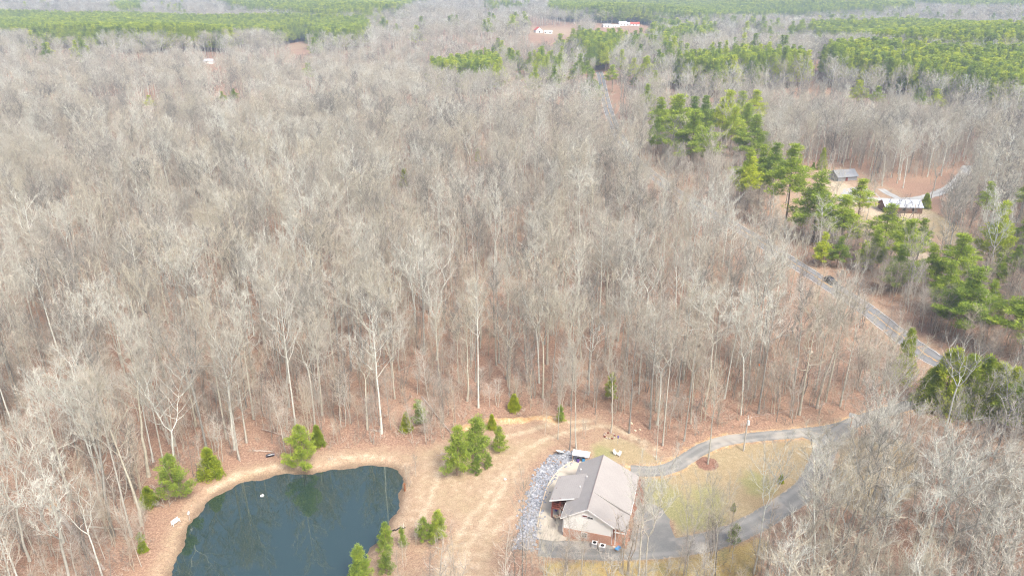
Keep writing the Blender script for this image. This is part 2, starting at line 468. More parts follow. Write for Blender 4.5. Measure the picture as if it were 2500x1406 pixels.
A['soil'] = np.maximum.reduce([ramp01(nearf(lambda x, y: sdf(BANK, x, y)), 3.5) * .62, ramp01(nearf(lambda x, y: sdf(SOIL2, x, y)), 5) * .72,
                               ramp01(nearf(lambda x, y: sdf(SAND, x, y)), 6), ramp01(nearf(lambda x, y: sdf(CLEAR2, x, y)), 8) * .5, ramp01(3.0 + np.where(near, -seg_dist(ROAD, X, Y) * .45, -50), 2) * .45,
                               ramp01(nearf(lambda x, y: sdf(CLEAR, x, y)), 4) * .42] + [ramp01(nearf(lambda x, y, t=t: 1.0 - seg_dist(t, x, y)), 2) * .92 for t in TRACKS])
far_soil = np.zeros(X.shape)
for q in FARCLEAR: far_soil = np.maximum(far_soil, ramp01(sdf(q, X, Y), 20) * .62)
A['soil'] = np.maximum(A['soil'], far_soil)
A['cut'] = np.maximum.reduce([ramp01(nearf(lambda x, y, t=t: 1.0 - seg_dist(t, x, y)), 1.8) for t in CUTS[:1]] + [ramp01(nearf(lambda x, y: 2.3 - seg_dist(D1, x, y)), 1.5) * .75])
A['pale'] = np.maximum.reduce([ramp01(nearf(lambda x, y: sdf(SAND, x, y)), 6) * .85] + [ramp01(nearf(lambda x, y, t=t: .9 - seg_dist(t, x, y)), 1.6) * .56 for t in TRACKS[:3] + CUTS[1:]])
A['straw'] = np.maximum.reduce([ramp01(nearf(lambda x, y, q=q: sdf(q, x, y)), 2.5) for q in (LAWN, LAWN2, LAWN3, STRAW2)])
gg = np.zeros(X.shape)
for (gx, gy), r in GREENS: gg = np.maximum(gg, np.clip(1.25 - np.hypot((X - gx), (Y - gy) * .8) / r, 0, 1))
A['green'] = gg * np.maximum(A['straw'], .0)
A['gold'] = ramp01(nearf(lambda x, y: sdf(GOLD, x, y)), 2.5)
ring = unproj(1726, 1131)
A['mulch'] = np.maximum.reduce([ramp01(nearf(lambda x, y, q=q: sdf(q, x, y)), 1.2) for q in MULCH] + [np.clip((2.6 - np.hypot(X - ring[0], Y - ring[1])) * 1.5, 0, 1)])
A['wet'] = ramp01(sp + .25, 1.0)
me = bpy.data.meshes.new("ground")
ny, nx = X.shape
V = np.stack([X, Y, Z], -1).reshape(-1, 3)
i0 = (np.arange(ny - 1)[:, None] * nx + np.arange(nx - 1)[None]).ravel()
Fq = np.stack([i0, i0 + 1, i0 + 1 + nx, i0 + nx], -1)
me.vertices.add(len(V)); me.vertices.foreach_set("co", V.astype(np.float32).ravel())
me.loops.add(Fq.size); me.loops.foreach_set("vertex_index", Fq.ravel())
me.polygons.add(len(Fq)); me.polygons.foreach_set("loop_start", np.arange(len(Fq)) * 4)
me.update(calc_edges=True)
me.polygons.foreach_set("use_smooth", np.ones(len(Fq), bool))
for kx, v in A.items():
    at = me.attributes.new(kx, 'FLOAT', 'POINT'); at.data.foreach_set("value", v.astype(np.float32).ravel())
g = mat("leaf_litter_and_soil", (.3, .2, .15), .95, .1); k = NT(g); P = k.pos()
big = k.noise(.035, 4, .6, P); mid = k.noise(.35, 5, .7, P); fine = k.noise(2.2, 5, .75, P); vf = k.noise(7, 3, .7, P)
lit = k.ramp(fine, [(.28, (.10, .06, .04)), (.45, (.225, .145, .105)), (.56, (.325, .22, .163)), (.72, (.53, .43, .355))])
lit = k.mix(k.math('MULTIPLY', mid, .55), lit, (.34, .20, .13))
lit = k.mix(k.ramp(vf, [(.60, (0, 0, 0)), (.72, (.6, .6, .6))]), lit, (.56, .48, .40))
lit = k.mix(k.ramp(big, [(.45, (0, 0, 0)), (.7, (.45, .45, .45))]), lit, (.38, .27, .18))
def edge(name, amp=.9, hard=3.0):
    a = k.attr(name)
    n = k.math('SUBTRACT', k.noise(.55, 5, .7, P), .5)
    b = k.math('ADD', a, k.math('MULTIPLY', n, amp))
    b = k.math('SUBTRACT', b, .5)
    b = k.math('ADD', k.math('MULTIPLY', b, hard), .5, True)
    gate = k.math('MULTIPLY', a, 12.0, True)
    return k.math('MULTIPLY', b, gate)
soilc = k.ramp(k.noise(.8, 6, .72, P), [(.3, (.27, .20, .13)), (.48, (.36, .275, .185)), (.62, (.45, .355, .25)), (.78, (.62, .53, .41))])
soilc = k.mix(k.ramp(k.noise(.12, 4, .6, P), [(.45, (0, 0, 0)), (.65, (.6, .6, .6))]), soilc, (.33, .26, .16))
soilc = k.mix(k.ramp(vf, [(.58, (0, 0, 0)), (.7, (.5, .5, .5))]), soilc, (.64, .56, .46))
soilc = k.mix(k.ramp(vf, [(.30, (.6, .6, .6)), (.40, (0, 0, 0))]), soilc, (.20, .14, .09))
col = k.mix(edge('soil', 1.0, 1.6), lit, soilc)
strawc = k.ramp(k.noise(1.1, 6, .75, P), [(.3, (.26, .22, .125)), (.5, (.34, .285, .175)), (.7, (.47, .40, .27))])
strawc = k.mix(k.ramp(big, [(.4, (0, 0, 0)), (.65, (.7, .7, .7))]), strawc, (.32, .235, .135))
col = k.mix(edge('straw', .8, 3), col, strawc)
col = k.mix(k.math('MULTIPLY', edge('green', 1.3, 2), .65), col, k.ramp(fine, [(.35, (.18, .20, .075)), (.65, (.29, .30, .13))]))
col = k.mix(k.math('MULTIPLY', edge('gold', 1.2, 2), .85), col, k.ramp(mid, [(.35, (.30, .225, .09)), (.5, (.38, .295, .115)), (.65, (.28, .26, .11))]))
col = k.mix(k.math('MULTIPLY', edge('pale', 1.5, 2.0), .8), col, k.ramp(k.noise(1.3, 5, .75, P), [(.3, (.36, .28, .19)), (.5, (.48, .39, .28)), (.7, (.62, .54, .42))]))
cutc = k.ramp(k.noise(1.2, 5, .7, P), [(.3, (.45, .25, .10)), (.5, (.54, .35, .17)), (.7, (.68, .56, .40))])
col = k.mix(k.math('MULTIPLY', edge('cut', 2.0, 2.2), .8), col, cutc)
col = k.mix(edge('mulch', .5, 4), col, k.ramp(fine, [(.3, (.13, .065, .045)), (.65, (.32, .19, .14))]))
col = k.mix(k.math('MULTIPLY', k.attr('wet'), .75, True), col, (.14, .10, .07))
col = k.mix(1.0, col, k.ramp(k.noise(4.5, 4, .8, P), [(.32, (.62, .60, .58)), (.5, (1, 1, 1)), (.68, (1.35, 1.35, 1.33))]), 'MULTIPLY')
k.base(col); k.bump(fine, .5, .12)
me.materials.append(g)
ground = obj("ground", me); tag(ground, kind='structure')

def gz(x, y):
    """height of the ground sheet as built"""
    i = int(np.clip(np.searchsorted(GX, x) - 1, 0, len(GX) - 2)); j = int(np.clip(np.searchsorted(GY, y) - 1, 0, len(GY) - 2))
    fx = (x - GX[i]) / (GX[i+1] - GX[i]); fy = (y - GY[j]) / (GY[j+1] - GY[j])
    return float((Z[j, i] * (1-fx) + Z[j, i+1] * fx) * (1-fy) + (Z[j+1, i] * (1-fx) + Z[j+1, i+1] * fx) * fy)

def ribbon(name, pts, w, m, dz, off=0.0, dash=None, jitter=0.0, kind='structure', parent=None, nseg=1):
    P = np.array(pts, float)
    # resample
    d = np.concatenate([[0], np.cumsum(np.hypot(*np.diff(P, axis=0).T))])
    n = int(d[-1] / (1.5 if dash else 2.0)) + 2
    s = np.linspace(0, d[-1], n)
    P = np.stack([np.interp(s, d, P[:, 0]), np.interp(s, d, P[:, 1])], -1)
    T = np.gradient(P, axis=0); T /= np.linalg.norm(T, axis=1)[:, None]
    N = np.stack([T[:, 1], -T[:, 0]], -1)
    b = MB(); rr = np.random.default_rng(5)
    wl = w / 2 + jitter * rr.uniform(-1, 1, n); wr = w / 2 + jitter * rr.uniform(-1, 1, n)
    cols = np.linspace(0, 1, nseg + 1)
    V = []
    for i in range(n):
        for c in cols:
            q = P[i] + N[i] * (off - wl[i] + (wl[i] + wr[i]) * c)
            V.append((q[0], q[1], gz(q[0], q[1]) + dz))
    f = []
    for i in range(n - 1):
        if dash and (s[i] % dash[0]) > dash[1]: continue
        for c in range(nseg):
            a = i * (nseg + 1) + c
            f.append((a, a + 1, a + nseg + 2, a + nseg + 1))
    b.add(V, f)
    o = b.build(name, m, parent)
    if nseg > 1:
        a = o.data.attributes.new("edge", 'FLOAT', 'POINT'); a.data.foreach_set("value", np.tile(np.abs(cols * 2 - 1), n).astype(np.float32))
    if kind: o['kind'] = kind
    return o

def sheet(name, poly, m, dz, kind='structure', wob=.25):
    """flat irregular sheet over the land"""
    P = smooth([tuple(p) for p in poly] + [tuple(poly[0])], 5)[:-1]
    rr = np.random.default_rng(3); P = P + rr.uniform(-wob, wob, P.shape)
    b = MB(); b.add([(x, y, gz(x, y) + dz) for x, y in P], [tuple(range(len(P)))])
    o = b.build(name, m); o['kind'] = kind
    return o

ribbon("road", ROAD, 6.6, M['asphalt'], .07, nseg=8)
ribbon("road_edge_line", ROAD, .16, M['line_white'], .078, off=3.1, nseg=1)
ribbon("road_edge_line", ROAD, .16, M['line_white'], .078, off=-3.1)
ribbon("road_centre_line", ROAD, .16, M['line_yellow'], .078, off=.16)
ribbon("road_centre_line", ROAD, .16, M['line_yellow'], .078, off=-.16, dash=(12, 9))
ribbon("driveway", D1, 3.4, M['drive'], .05, jitter=.08, nseg=8)
ribbon("driveway", D2, 4.5, M['drive'], .055, jitter=.12, nseg=8)
ribbon("driveway", D3, 3.6, M['drive'], .060, jitter=.12, nseg=8)
apron = pxpoly([(1548,1262),(1560,1235),(1600,1232),(1632,1262),(1640,1300),(1650,1330),(1540,1345)])
sheet("driveway_apron", apron, M['drive'], .065)
ribbon("gravel_driveway", D4, 5.0, M['gravel'], .06, jitter=.4, nseg=8)
ribbon("gravel_driveway", D5, 3.5, M['gravel'], .065, jitter=.3, nseg=8)
sheet("parking_pad", pxpoly([(2060,462),(2105,458),(2145,478),(2140,492),(2050,492)]), M['gravel'], .07)
# pond
b = MB(); b.add([(x, y, WZ) for x, y in POND + 0.0], [tuple(range(len(POND)))])
cx, cy_ = POND.mean(0)
b = MB(); big_p = [(cx + (x - cx) * 1.12, cy_ + (y - cy_) * 1.12, WZ) for x, y in POND]
b.add(big_p, [tuple(range(len(big_p)))])
tag(b.build("pond_water", M['water']), kind='structure')

# ------------------------------------------------------------------ trees
def unit(v): return v / (np.linalg.norm(v, axis=-1, keepdims=True) + 1e-9)

def sprigs(starts, dirs, lens, wid, rg, droop=0.0):
    """thin tapered twigs, each a bent blade of three faces; vectorised"""
    n = len(starts)
    d = unit(dirs); side = unit(np.cross(d, unit(rg.normal(size=(n, 3)))))
    mid = starts + d * (lens * .5)[:, None]
    d2 = unit(d + rg.normal(size=(n, 3)) * .28 + np.array([0, 0, .12 - droop]))
    tip = mid + d2 * (lens * .5)[:, None]
    w = np.broadcast_to(wid, (n,))[:, None]
    V = np.stack([starts - side * w * .5, starts + side * w * .5, mid + side * w * .32, mid - side * w * .32, tip], 1).reshape(-1, 3)
    b = np.arange(n)[:, None] * 5
    return V, (b + np.array([[0, 1, 2, 3]])), (b + np.array([[3, 2, 4]])), mid, d2

def add_sprigs(mb, *a, **k):
    V, q, t, mid, d2 = sprigs(*a, **k)
    n0 = mb.n
    mb.v.append(V); mb.f.extend(map(tuple, (q + n0).tolist())); mb.f.extend(map(tuple, (t + n0).tolist())); mb.n += len(V)
    return mid, d2

def bare_tree_meshes(seed, h=25.0, cs=.5, spread=4.2, leaders=1, up=.8, ntw=9, r0=.24, tw=.032, lean=.5):
    rg = np.random.default_rng(seed)
    T, C = MB(), MB()
    n = 10; t = np.linspace(0, 1, n)
    off = np.cumsum(rg.normal(0, .16 * lean, (n, 2)), 0); off -= off[0]
    off += np.outer(t ** 1.5, rg.normal(0, .9 * lean, 2))
    fork = 1.0 if leaders == 1 else rg.uniform(.42, .58)
    main = np.column_stack([off[:, 0], off[:, 1], t * h * (1.0 if leaders == 1 else fork)])
    rad = r0 * (1 - t * (0.88 if leaders == 1 else .35)) * np.where(t == 0, 1.35, 1)
    T.tube(main, rad, 7, cap=False)
    leads = []
    if leaders == 1: leads.append((main, rad, cs))
    else:
        a0 = rg.uniform(0, 6.28)
        for j in range(leaders):
            a = a0 + j * 6.283 / leaders + rg.normal(0, .3)
            m = 8; s = np.linspace(0, 1, m)
            out = spread * rg.uniform(.45, .75) * s ** .75
            P = main[-1] + np.column_stack([np.cos(a) * out, np.sin(a) * out, s * h * (1 - fork) * rg.uniform(.85, 1.0)])
            P[1:, :2] += rg.normal(0, .15, (m - 1, 2))
            rr = rad[-1] * .78 * (1 - s * .88)
            T.tube(P, rr, 6, cap=False); leads.append((P, rr, .12))
    S, D, Ln = [], [], []
    for P, rr, c0 in leads:
        nl = int(15 if leaders == 1 else 26 / leaders)
        L = len(P)
        az = rg.uniform(0, 6.28)
        for i in range(nl):
            f = c0 + (1 - c0) * (i + rg.uniform(0, .8)) / nl
            f = min(f, .97); k_ = f * (L - 1); a = int(k_); p = P[a] * (1 - (k_ - a)) + P[min(a + 1, L - 1)] * (k_ - a)
            r = np.interp(f, np.linspace(0, 1, L), rr)
            az += 2.4 + rg.normal(0, .3)
            g = (f - c0) / (1 - c0)
            ll = spread * (1.05 - .62 * g) * rg.uniform(.6, 1.1) * (1 if leaders == 1 else .8)
            e = up * rg.uniform(.65, 1.2) + .5 * g
            m = 6; s = np.linspace(0, 1, m)
            dirh = np.array([math.cos(az), math.sin(az)])
            zz = ll * (s * math.tan(min(e, 1.2)) * .75 + s ** 2 * .35)
            Q = p + np.column_stack([dirh[0] * ll * s, dirh[1] * ll * s, zz])
            Q[1:] += np.cumsum(rg.normal(0, ll * .045, (m - 1, 3)), 0)
            T.tube(Q, np.maximum(r * .55, .05) * (1 - s * .8), 4, cap=False)
            nb = 5
            for b_ in range(nb):
                u = .22 + .74 * (b_ + rg.uniform(0, .9)) / nb
                kk = min(u, .98) * (m - 1); a2 = int(kk); q = Q[a2] * (1 - (kk - a2)) + Q[a2 + 1] * (kk - a2)
                td = unit(Q[min(a2 + 1, m - 1)] - Q[a2])
                bd = unit(td + unit(rg.normal(size=3)) * .85 + np.array([0, 0, .25]))
                bl = ll * rg.uniform(.28, .5)
                ss = np.linspace(0, 1, 4)
                B = q + bd * (bl * ss)[:, None] + np.array([0, 0, 1]) * (bl * .22 * ss ** 2)[:, None]
                B[1:] += rg.normal(0, bl * .05, (3, 3))
                C.tube(B, .034 * (1 - ss * .6), 3, cap=False)
                for _ in range(ntw):
                    v = rg.uniform(.15, 1) * 3; a3 = min(int(v), 2)
                    S.append(B[a3] * (1 - (v - a3)) + B[a3 + 1] * (v - a3))
                    D.append(unit(bd + unit(rg.normal(size=3)) * .9 + np.array([0, 0, .35])))
                    Ln.append(rg.uniform(.7, 1.7))
    S = np.array(S); D = np.array(D); Ln = np.array(Ln)
    mid, d2 = add_sprigs(C, S, D, Ln, tw, rg)
    k_ = 1
    add_sprigs(C, np.repeat(mid, k_, 0), unit(np.repeat(d2, k_, 0) + rg.normal(size=(len(mid) * k_, 3)) * .5), np.repeat(Ln, k_) * rg.uniform(.4, .8, len(mid) * k_), tw * .75, rg)
    return T, C

def leafblades(centres, rads, per, ln, wd, rg, up=.5, flat=1.0, bias=None):
    n = len(centres) * per
    c = np.repeat(centres, per, 0); r = np.repeat(rads, per)
    o = unit(rg.normal(size=(n, 3))); o[:, 2] *= flat
    p = c + o * (r * rg.uniform(.35, 1, n) ** .6)[:, None]
    d = unit(o + np.array([0, 0, up]) + rg.normal(size=(n, 3)) * .35)
    if bias is not None: d = unit(d + np.repeat(bias, per, 0))
    side = unit(np.cross(d, rg.normal(size=(n, 3))))
    l = ln * rg.uniform(.6, 1.3, n)[:, None]; w = wd * rg.uniform(.7, 1.3, n)[:, None]
    V = np.stack([p - side * w * .5, p + side * w * .5, p + d * l], 1).reshape(-1, 3)
    return V, np.arange(n * 3).reshape(-1, 3)

def pine_meshes(seed, h=24.0, cs=.45, spread=3.4, nb=44, r0=.22, tuft=1.05, per=80, open_=0.0, young=False):
    rg = np.random.default_rng(seed); T, C = MB(), MB()
    n = 9; t = np.linspace(0, 1, n)
    off = np.cumsum(rg.normal(0, .12, (n, 2)), 0); off -= off[0]
    P = np.column_stack([off, t * h]); T.tube(P, r0 * (1 - t * .9) + .01, 7, cap=False)
    cen, rad, bias = [], [], []
    az = 0
    for i in range(nb):
        f = cs + (1 - cs) * ((i + rg.uniform(0, .9)) / nb) ** .9
        g = (f - cs) / (1 - cs)
        if open_ and g < .5 and rg.random() < open_: continue
        prof = (1 - g) ** .75 * 1.0 if young else (np.sin(min(1, g * 1.05 + .28) * math.pi) ** .75 * (1.05 - .35 * g))
        ll = spread * max(prof, .08) * rg.uniform(.65, 1.15)
        az += 2.4 + rg.normal(0, .35)
        p = np.array([np.interp(f, t, P[:, 0]), np.interp(f, t, P[:, 1]), f * h])
        e = rg.uniform(.05, .5) + (.5 * g if not young else .25)
        m = 5; s = np.linspace(0, 1, m)
        Q = p + np.column_stack([math.cos(az) * ll * s, math.sin(az) * ll * s, ll * (s * math.tan(e) * .6 + s * s * .22)])
        Q[1:] += rg.normal(0, .06, (m - 1, 3))
        T.tube(Q, (.045 if not young else .02) * (1 - s * .7), 3, cap=False)
        k_ = max(1, int(ll / (tuft * .85)) + 1)
        for j in range(k_):
            u = 1 - j * (.75 / max(k_, 1)) * rg.uniform(.7, 1)
            q = np.array([np.interp(u, s, Q[:, c]) for c in range(3)]) + rg.normal(0, tuft * .28, 3)
            cen.append(q); rad.append(tuft * rg.uniform(.6, 1.1)); bias.append([math.cos(az) * .3, math.sin(az) * .3, 0])
    cen.append([P[-1, 0], P[-1, 1], h]); rad.append(tuft * .6); bias.append([0, 0, .6])
    ln, wd = (.42, .11) if not young else (.30, .065)
    V, f = leafblades(np.array(cen), np.array(rad), per, ln * (tuft / .75 if not young else 1), wd * (tuft / .75 if not young else 1), rg, .55, .62, np.array(bias))
    C.addnp(V, f)
    return T, C

def cedar_meshes(seed, h=11.0, spread=2.2, per=34):
    rg = np.random.default_rng(seed); T, C = MB(), MB()
    P = np.array([[0, 0, 0], [.05, 0, h * .5], [0, .05, h * .97]]); T.tube(P, [.16, .09, .02], 6, cap=False)
    cen, rad, bias = [], [], []
    for i in range(260):
        g = rg.uniform(0, 1) ** 1.25; a = rg.uniform(0, 6.28)
        r = spread * ((1 - g) ** .8 * .95 + .05) * rg.uniform(.55, 1.05) * (1 + .16 * math.sin(a * 3 + g * 9))
        cen.append([r * math.cos(a), r * math.sin(a), .3 + g * h * .97]); rad.append(.42 * rg.uniform(.7, 1.2)); bias.append([math.cos(a) * .4, math.sin(a) * .4, .5])
    for z_ in np.linspace(.1, .8, 14):
        a = rg.uniform(0, 6.28); r = spread * (1 - z_) * .7
        T.tube([(0, 0, z_ * h), (r * math.cos(a), r * math.sin(a), z_ * h + .4)], [.04, .015], 3, cap=False)
    V, f = leafblades(np.array(cen), np.array(rad), per, .42, .12, rg, .8, 1.2, np.array(bias))
    C.addnp(V, f)
    return T, C

def brush_mesh(seed, h, n, spread, stems=5):
    rg = np.random.default_rng(seed); T, C = MB(), MB()
    S, D, L = [], [], []
    for j in range(stems):
        a = rg.uniform(0, 6.28); o = rg.uniform(0, spread * .3); hh = h * rg.uniform(.6, 1)
        s = np.linspace(0, 1, 5); q = spread * .5 * s ** 1.4 * rg.uniform(.3, 1)
        P = np.column_stack([math.cos(a) * (o + q), math.sin(a) * (o + q), hh * s]); P[1:] += rg.normal(0, .05 * h / 3, (4, 3))
        T.tube(P, np.maximum(.012 * h ** .8 * (1 - s * .75), .012), 4 if h > 4 else 3, cap=False)
        for _ in range(n // stems):
            u = rg.uniform(.3, 1)
            S.append([np.interp(u, s, P[:, c]) for c in range(3)]); b = rg.uniform(0, 6.28)
            D.append([math.cos(b) * .8, math.sin(b) * .8, rg.uniform(.3, 1.3)]); L.append(h * .28 * rg.uniform(.4, 1.1) * (1.25 - u * .6))
    mid, d2 = add_sprigs(C, np.array(S), np.array(D), np.array(L), .028, rg)
    add_sprigs(C, np.repeat(mid, 2, 0), unit(np.repeat(d2, 2, 0) + rg.normal(size=(len(mid) * 2, 3)) * .55), np.repeat(np.array(L), 2) * .55, .02, rg)
    return T, C

def as_meshes(name, tc, mt, mc, sm=False):
    return tc[0].mesh(name + "_trunk", mt, True), tc[1].mesh(name + "_crown", mc)

BARE = []
BARE_LOOK = []
specs = [  # h, crown start, spread, leaders, up, twigs, look
 (26, .52, 4.2, 1, .75, 9, "straight-trunked"), (27, .58, 3.8, 1, .95, 9, "straight-trunked"), (24, .45, 4.8, 1, .65, 9, "straight-trunked"),
 (25, .5, 5.4, 3, .8, 9, "forking"), (24, .5, 6.0, 2, .7, 10, "forking"), (26, .6, 3.1, 1, 1.0, 8, "narrow-crowned"),
 (23, .5, 5.6, 4, .75, 9, "forking"), (25, .42, 5.0, 1, .6, 9, "straight-trunked"), (21, .5, 2.9, 1, .85, 8, "narrow-crowned"), (27, .5, 5.0, 3, .9, 9, "forking"),
 (22, .38, 5.4, 1, .5, 11, "straight-trunked"), (26, .55, 4.6, 2, .95, 9, "forking"), (20, .62, 2.2, 1, 1.05, 7, "narrow-crowned"), (24, .48, 6.4, 4, .62, 11, "forking")]
for i, (h, cs, sp_, ld, up, ntw, look) in enumerate(specs):
    BARE.append((h,) + as_meshes("bare_tree", bare_tree_meshes(100 + i, h, cs, sp_, ld, up, ntw, r0=rnd.uniform(.16, .24), lean=rnd.uniform(.15, .55)), M['bark'], M['twig']))
    BARE_LOOK.append(look)
PINE = [(h,) + as_meshes("pine", pine_meshes(200 + i, h, cs, sp_, nb, open_=op), M['pinebark'], M['needle']) for i, (h, cs, sp_, nb, op) in enumerate(
    [(24, .36, 4.6, 50, 0), (25, .42, 4.3, 46, .2), (22, .22, 5.0, 58, 0), (23, .42, 4.0, 44, .35), (20, .15, 4.4, 56, 0)])]
YOUNG = [(h,) + as_meshes("young_pine", pine_meshes(300 + i, h, .04, sp_, 42, .1, .48, 70, 0, True), M['pinebark'], M['young']) for i, (h, sp_) in enumerate([(7, 2.0), (6, 1.5), (8, 2.6)])]
CEDAR = [(h,) + as_meshes("cedar", cedar_meshes(400 + i, h, sp_), M['pinebark'], M['cedar']) for i, (h, sp_) in enumerate([(11, 2.6), (6, 1.8)])]
SAP = [(h,) + as_meshes("sapling", brush_mesh(500 + i, h, n, s, st), M['brush'], M['brush']) for i, (h, n, s, st) in enumerate([(7, 90, 2.4, 2), (13, 150, 2.6, 1), (5, 90, 2.6, 3), (10, 120, 3.0, 2), (15, 170, 2.8, 1), (16, 130, 2.0, 1), (14, 110, 1.8, 1)])]
BRUSH = [(h,) + as_meshes("brush", brush_mesh(600 + i, h, n, s, st), M['brush'], M['brush']) for i, (h, n, s, st) in enumerate([(2.2, 80, 2.6, 7), (1.6, 70, 2.2, 7), (2.8, 90, 2.4, 6)])]

def plant(name, fam, vi, x, y, hgt, label, cat, group=None, wide=1.0, rz=None, lean=None, z=None):
    h, mt, mc = fam[vi]
    r = empty(name, x, y, gz(x, y) - .08 if z is None else z, rnd.uniform(0, 6.28) if rz is None else rz, label, cat, group)
    s = hgt / h; w = s * wide; r.scale = (w, w, s)
    if lean: r.rotation_euler = (lean[0], lean[1], r.rotation_euler[2])
    obj("trunk", mt, r); obj("crown", mc, r)
    return r

def scatter(name, fams, xyz, idx, scl, rot, label, cat=None):
    """one stuff object: geometry nodes put tree shapes on its vertices"""
    n = len(xyz)
    me = bpy.data.meshes.new(name); me.vertices.add(n); me.vertices.foreach_set("co", np.asarray(xyz, np.float32).ravel())
    for nm, ty, key, v in (("pick", 'INT', "value", np.asarray(idx, np.int32)), ("grow", 'FLOAT_VECTOR', "vector", np.asarray(scl, np.float32).ravel()), ("turn", 'FLOAT_VECTOR', "vector", np.asarray(rot, np.float32).ravel())):
        a = me.attributes.new(nm, ty, 'POINT'); a.data.foreach_set(key, v)
    me.update()
    o = obj(name, me); tag(o, label, cat, kind='stuff')
    ng = bpy.data.node_groups.new(name, 'GeometryNodeTree')
    ng.interface.new_socket("Geometry", in_out='INPUT', socket_type='NodeSocketGeometry')
    ng.interface.new_socket("Geometry", in_out='OUTPUT', socket_type='NodeSocketGeometry')
    gi = ng.nodes.new("NodeGroupInput"); go = ng.nodes.new("NodeGroupOutput")
    ip = ng.nodes.new("GeometryNodeInstanceOnPoints"); ji = ng.nodes.new("GeometryNodeJoinGeometry")
    for parts in reversed(fams):
        j = ng.nodes.new("GeometryNodeJoinGeometry")
        for p in parts:
            oi = ng.nodes.new("GeometryNodeObjectInfo"); oi.inputs["Object"].default_value = p
            oi.transform_space = 'ORIGINAL'; ng.links.new(oi.outputs["Geometry"], j.inputs[0])
        gt = ng.nodes.new("GeometryNodeGeometryToInstance"); ng.links.new(j.outputs[0], gt.inputs[0])
        ng.links.new(gt.outputs[0], ji.inputs[0])
    def na(nm, ty):
        x = ng.nodes.new("GeometryNodeInputNamedAttribute"); x.data_type = ty; x.inputs["Name"].default_value = nm
        return [s for s in x.outputs if s.enabled][0]
    ng.links.new(gi.outputs[0], ip.inputs["Points"]); ng.links.new(ji.outputs[0], ip.inputs["Instance"])
    ip.inputs["Pick Instance"].default_value = True
    ng.links.new(na("pick", 'INT'), ip.inputs["Instance Index"])
    ng.links.new(na("turn", 'FLOAT_VECTOR'), ip.inputs["Rotation"])
    ng.links.new(na("grow", 'FLOAT_VECTOR'), ip.inputs["Scale"])
    ng.links.new(ip.outputs[0], go.inputs[0])
    md = o.modifiers.new("scatter", 'NODES'); md.node_group = ng
    return o

# ---- single trees seen in the photograph: (base u, base v, top v, family, variant, width, label, group)
HAND = []           # (x, y, r) keep-clear discs
SHOW = []           # (x, y, h) evergreens the photograph shows free
def single(u, vb, vt, fam, vi, label, cat, name, group=None, wide=1.0, clear=3.0, **kw):
    x, y = unproj(u, vb); z = gz(x, y); h = height_for(y, z, vt)
    HAND.append((x, y, clear))
    if fam is not BARE: SHOW.append((x, y, h))
    return plant(name, fam, vi, x, y, h, label, cat, group, wide * (1.75 if fam is PINE else 1.0), **kw)
P_, Y_, C_ = PINE, YOUNG, CEDAR
single(745, 1142, 1040, Y_, 2, "large bright green young pine on the pond bank with lower boughs over the path", "pine", "young_pine", wide=1.05)
single(777, 1088, 1042, C_, 1, "small dark green cedar behind the large bright pine on the pond bank", "cedar", "cedar_tree")
single(428, 1222, 1108, Y_, 2, "broad green young pine with a thin top left of the pond", "pine", "young_pine", wide=1.0)
single(365, 1232, 1192, C_, 1, "low dull green cedar close beside the broad pine left of the pond", "cedar", "cedar_tree", wide=1.4)
single(515, 1162, 1100, C_, 1, "rounded dark green cedar at the wood edge between two pond pines", "cedar", "cedar_tree", wide=1.25)
single(1028, 1034, 975, Y_, 1, "slim green young pine by the fallen trunks at the wood edge", "pine", "young_pine", wide=1.0)
single(993, 1052, 1010, C_, 1, "small olive cedar left of the slim pine by the fallen trunks", "cedar", "cedar_tree")
single(1116, 1160, 1043, Y_, 0, "tallest left pine of the clump on the dirt slope above the pond", "pine", "young_pine", wide=.95)
single(1168, 1120, 1030, Y_, 1, "dark green pine rising behind the clump on the dirt slope", "pine", "young_pine", wide=1.3)
single(1160, 1158, 1112, Y_, 1, "yellow green pine sapling at the foot of the clump on the dirt slope", "pine", "young_pine")
single(1191, 1143, 1108, Y_, 0, "short pine sapling on the house side of the clump on the dirt slope", "pine", "young_pine")
single(1219, 1104, 1045, Y_, 0, "lone yellow green young pine above the dirt slope clump", "pine", "young_pine")
single(1201, 1046, 1014, C_, 1, "small cedar beside the orange soil cut at the wood edge", "cedar", "cedar_tree")
single(1255, 1000, 965, C_, 1, "small round cedar inside the wood above the orange soil cut", "cedar", "cedar_tree", wide=1.2)
single(1372, 1035, 993, Y_, 1, "thin pale pine sapling beside the soil cut behind the house", "pine", "young_pine")
single(1494, 975, 918, Y_, 1, "sparse pale green pine between slim trunks behind the house", "pine", "young_pine")
single(941, 1345, 1276, Y_, 0, "narrow green pine on the near right shore of the pond", "pine", "young_pine", wide=.9)
single(880, 1420, 1340, Y_, 0, "lowest pine on the pond shore at the bottom of the view", "pine", "young_pine", wide=1.0)
single(942, 1400, 1340, Y_, 1, "thin yellowish pine below the narrow shore pine", "pine", "young_pine")
single(988, 1335, 1290, Y_, 1, "slight pine between the shore pine and the pair on the slope", "pine", "young_pine", wide=.8)
single(1033, 1325, 1262, Y_, 2, "left pine of the pair on the slope between pond and dirt track", "pine", "young_pine", wide=.9)
single(1067, 1322, 1248, Y_, 0, "taller right pine of the pair on the slope between pond and dirt track", "pine", "young_pine", wide=1.0)
single(350, 1345, 1315, C_, 1, "bright green bush at the path edge below the left pond pines", "shrub", "green_shrub")
single(345, 1318, 1298, Y_, 0, "small yellow green bush at the path edge near the white bench", "shrub", "green_shrub", wide=1.6)
single(1787, 1325, 1280, Y_, 1, "loose grey green cedar at the lower bend of the driveway loop", "cedar", "cedar_tree")
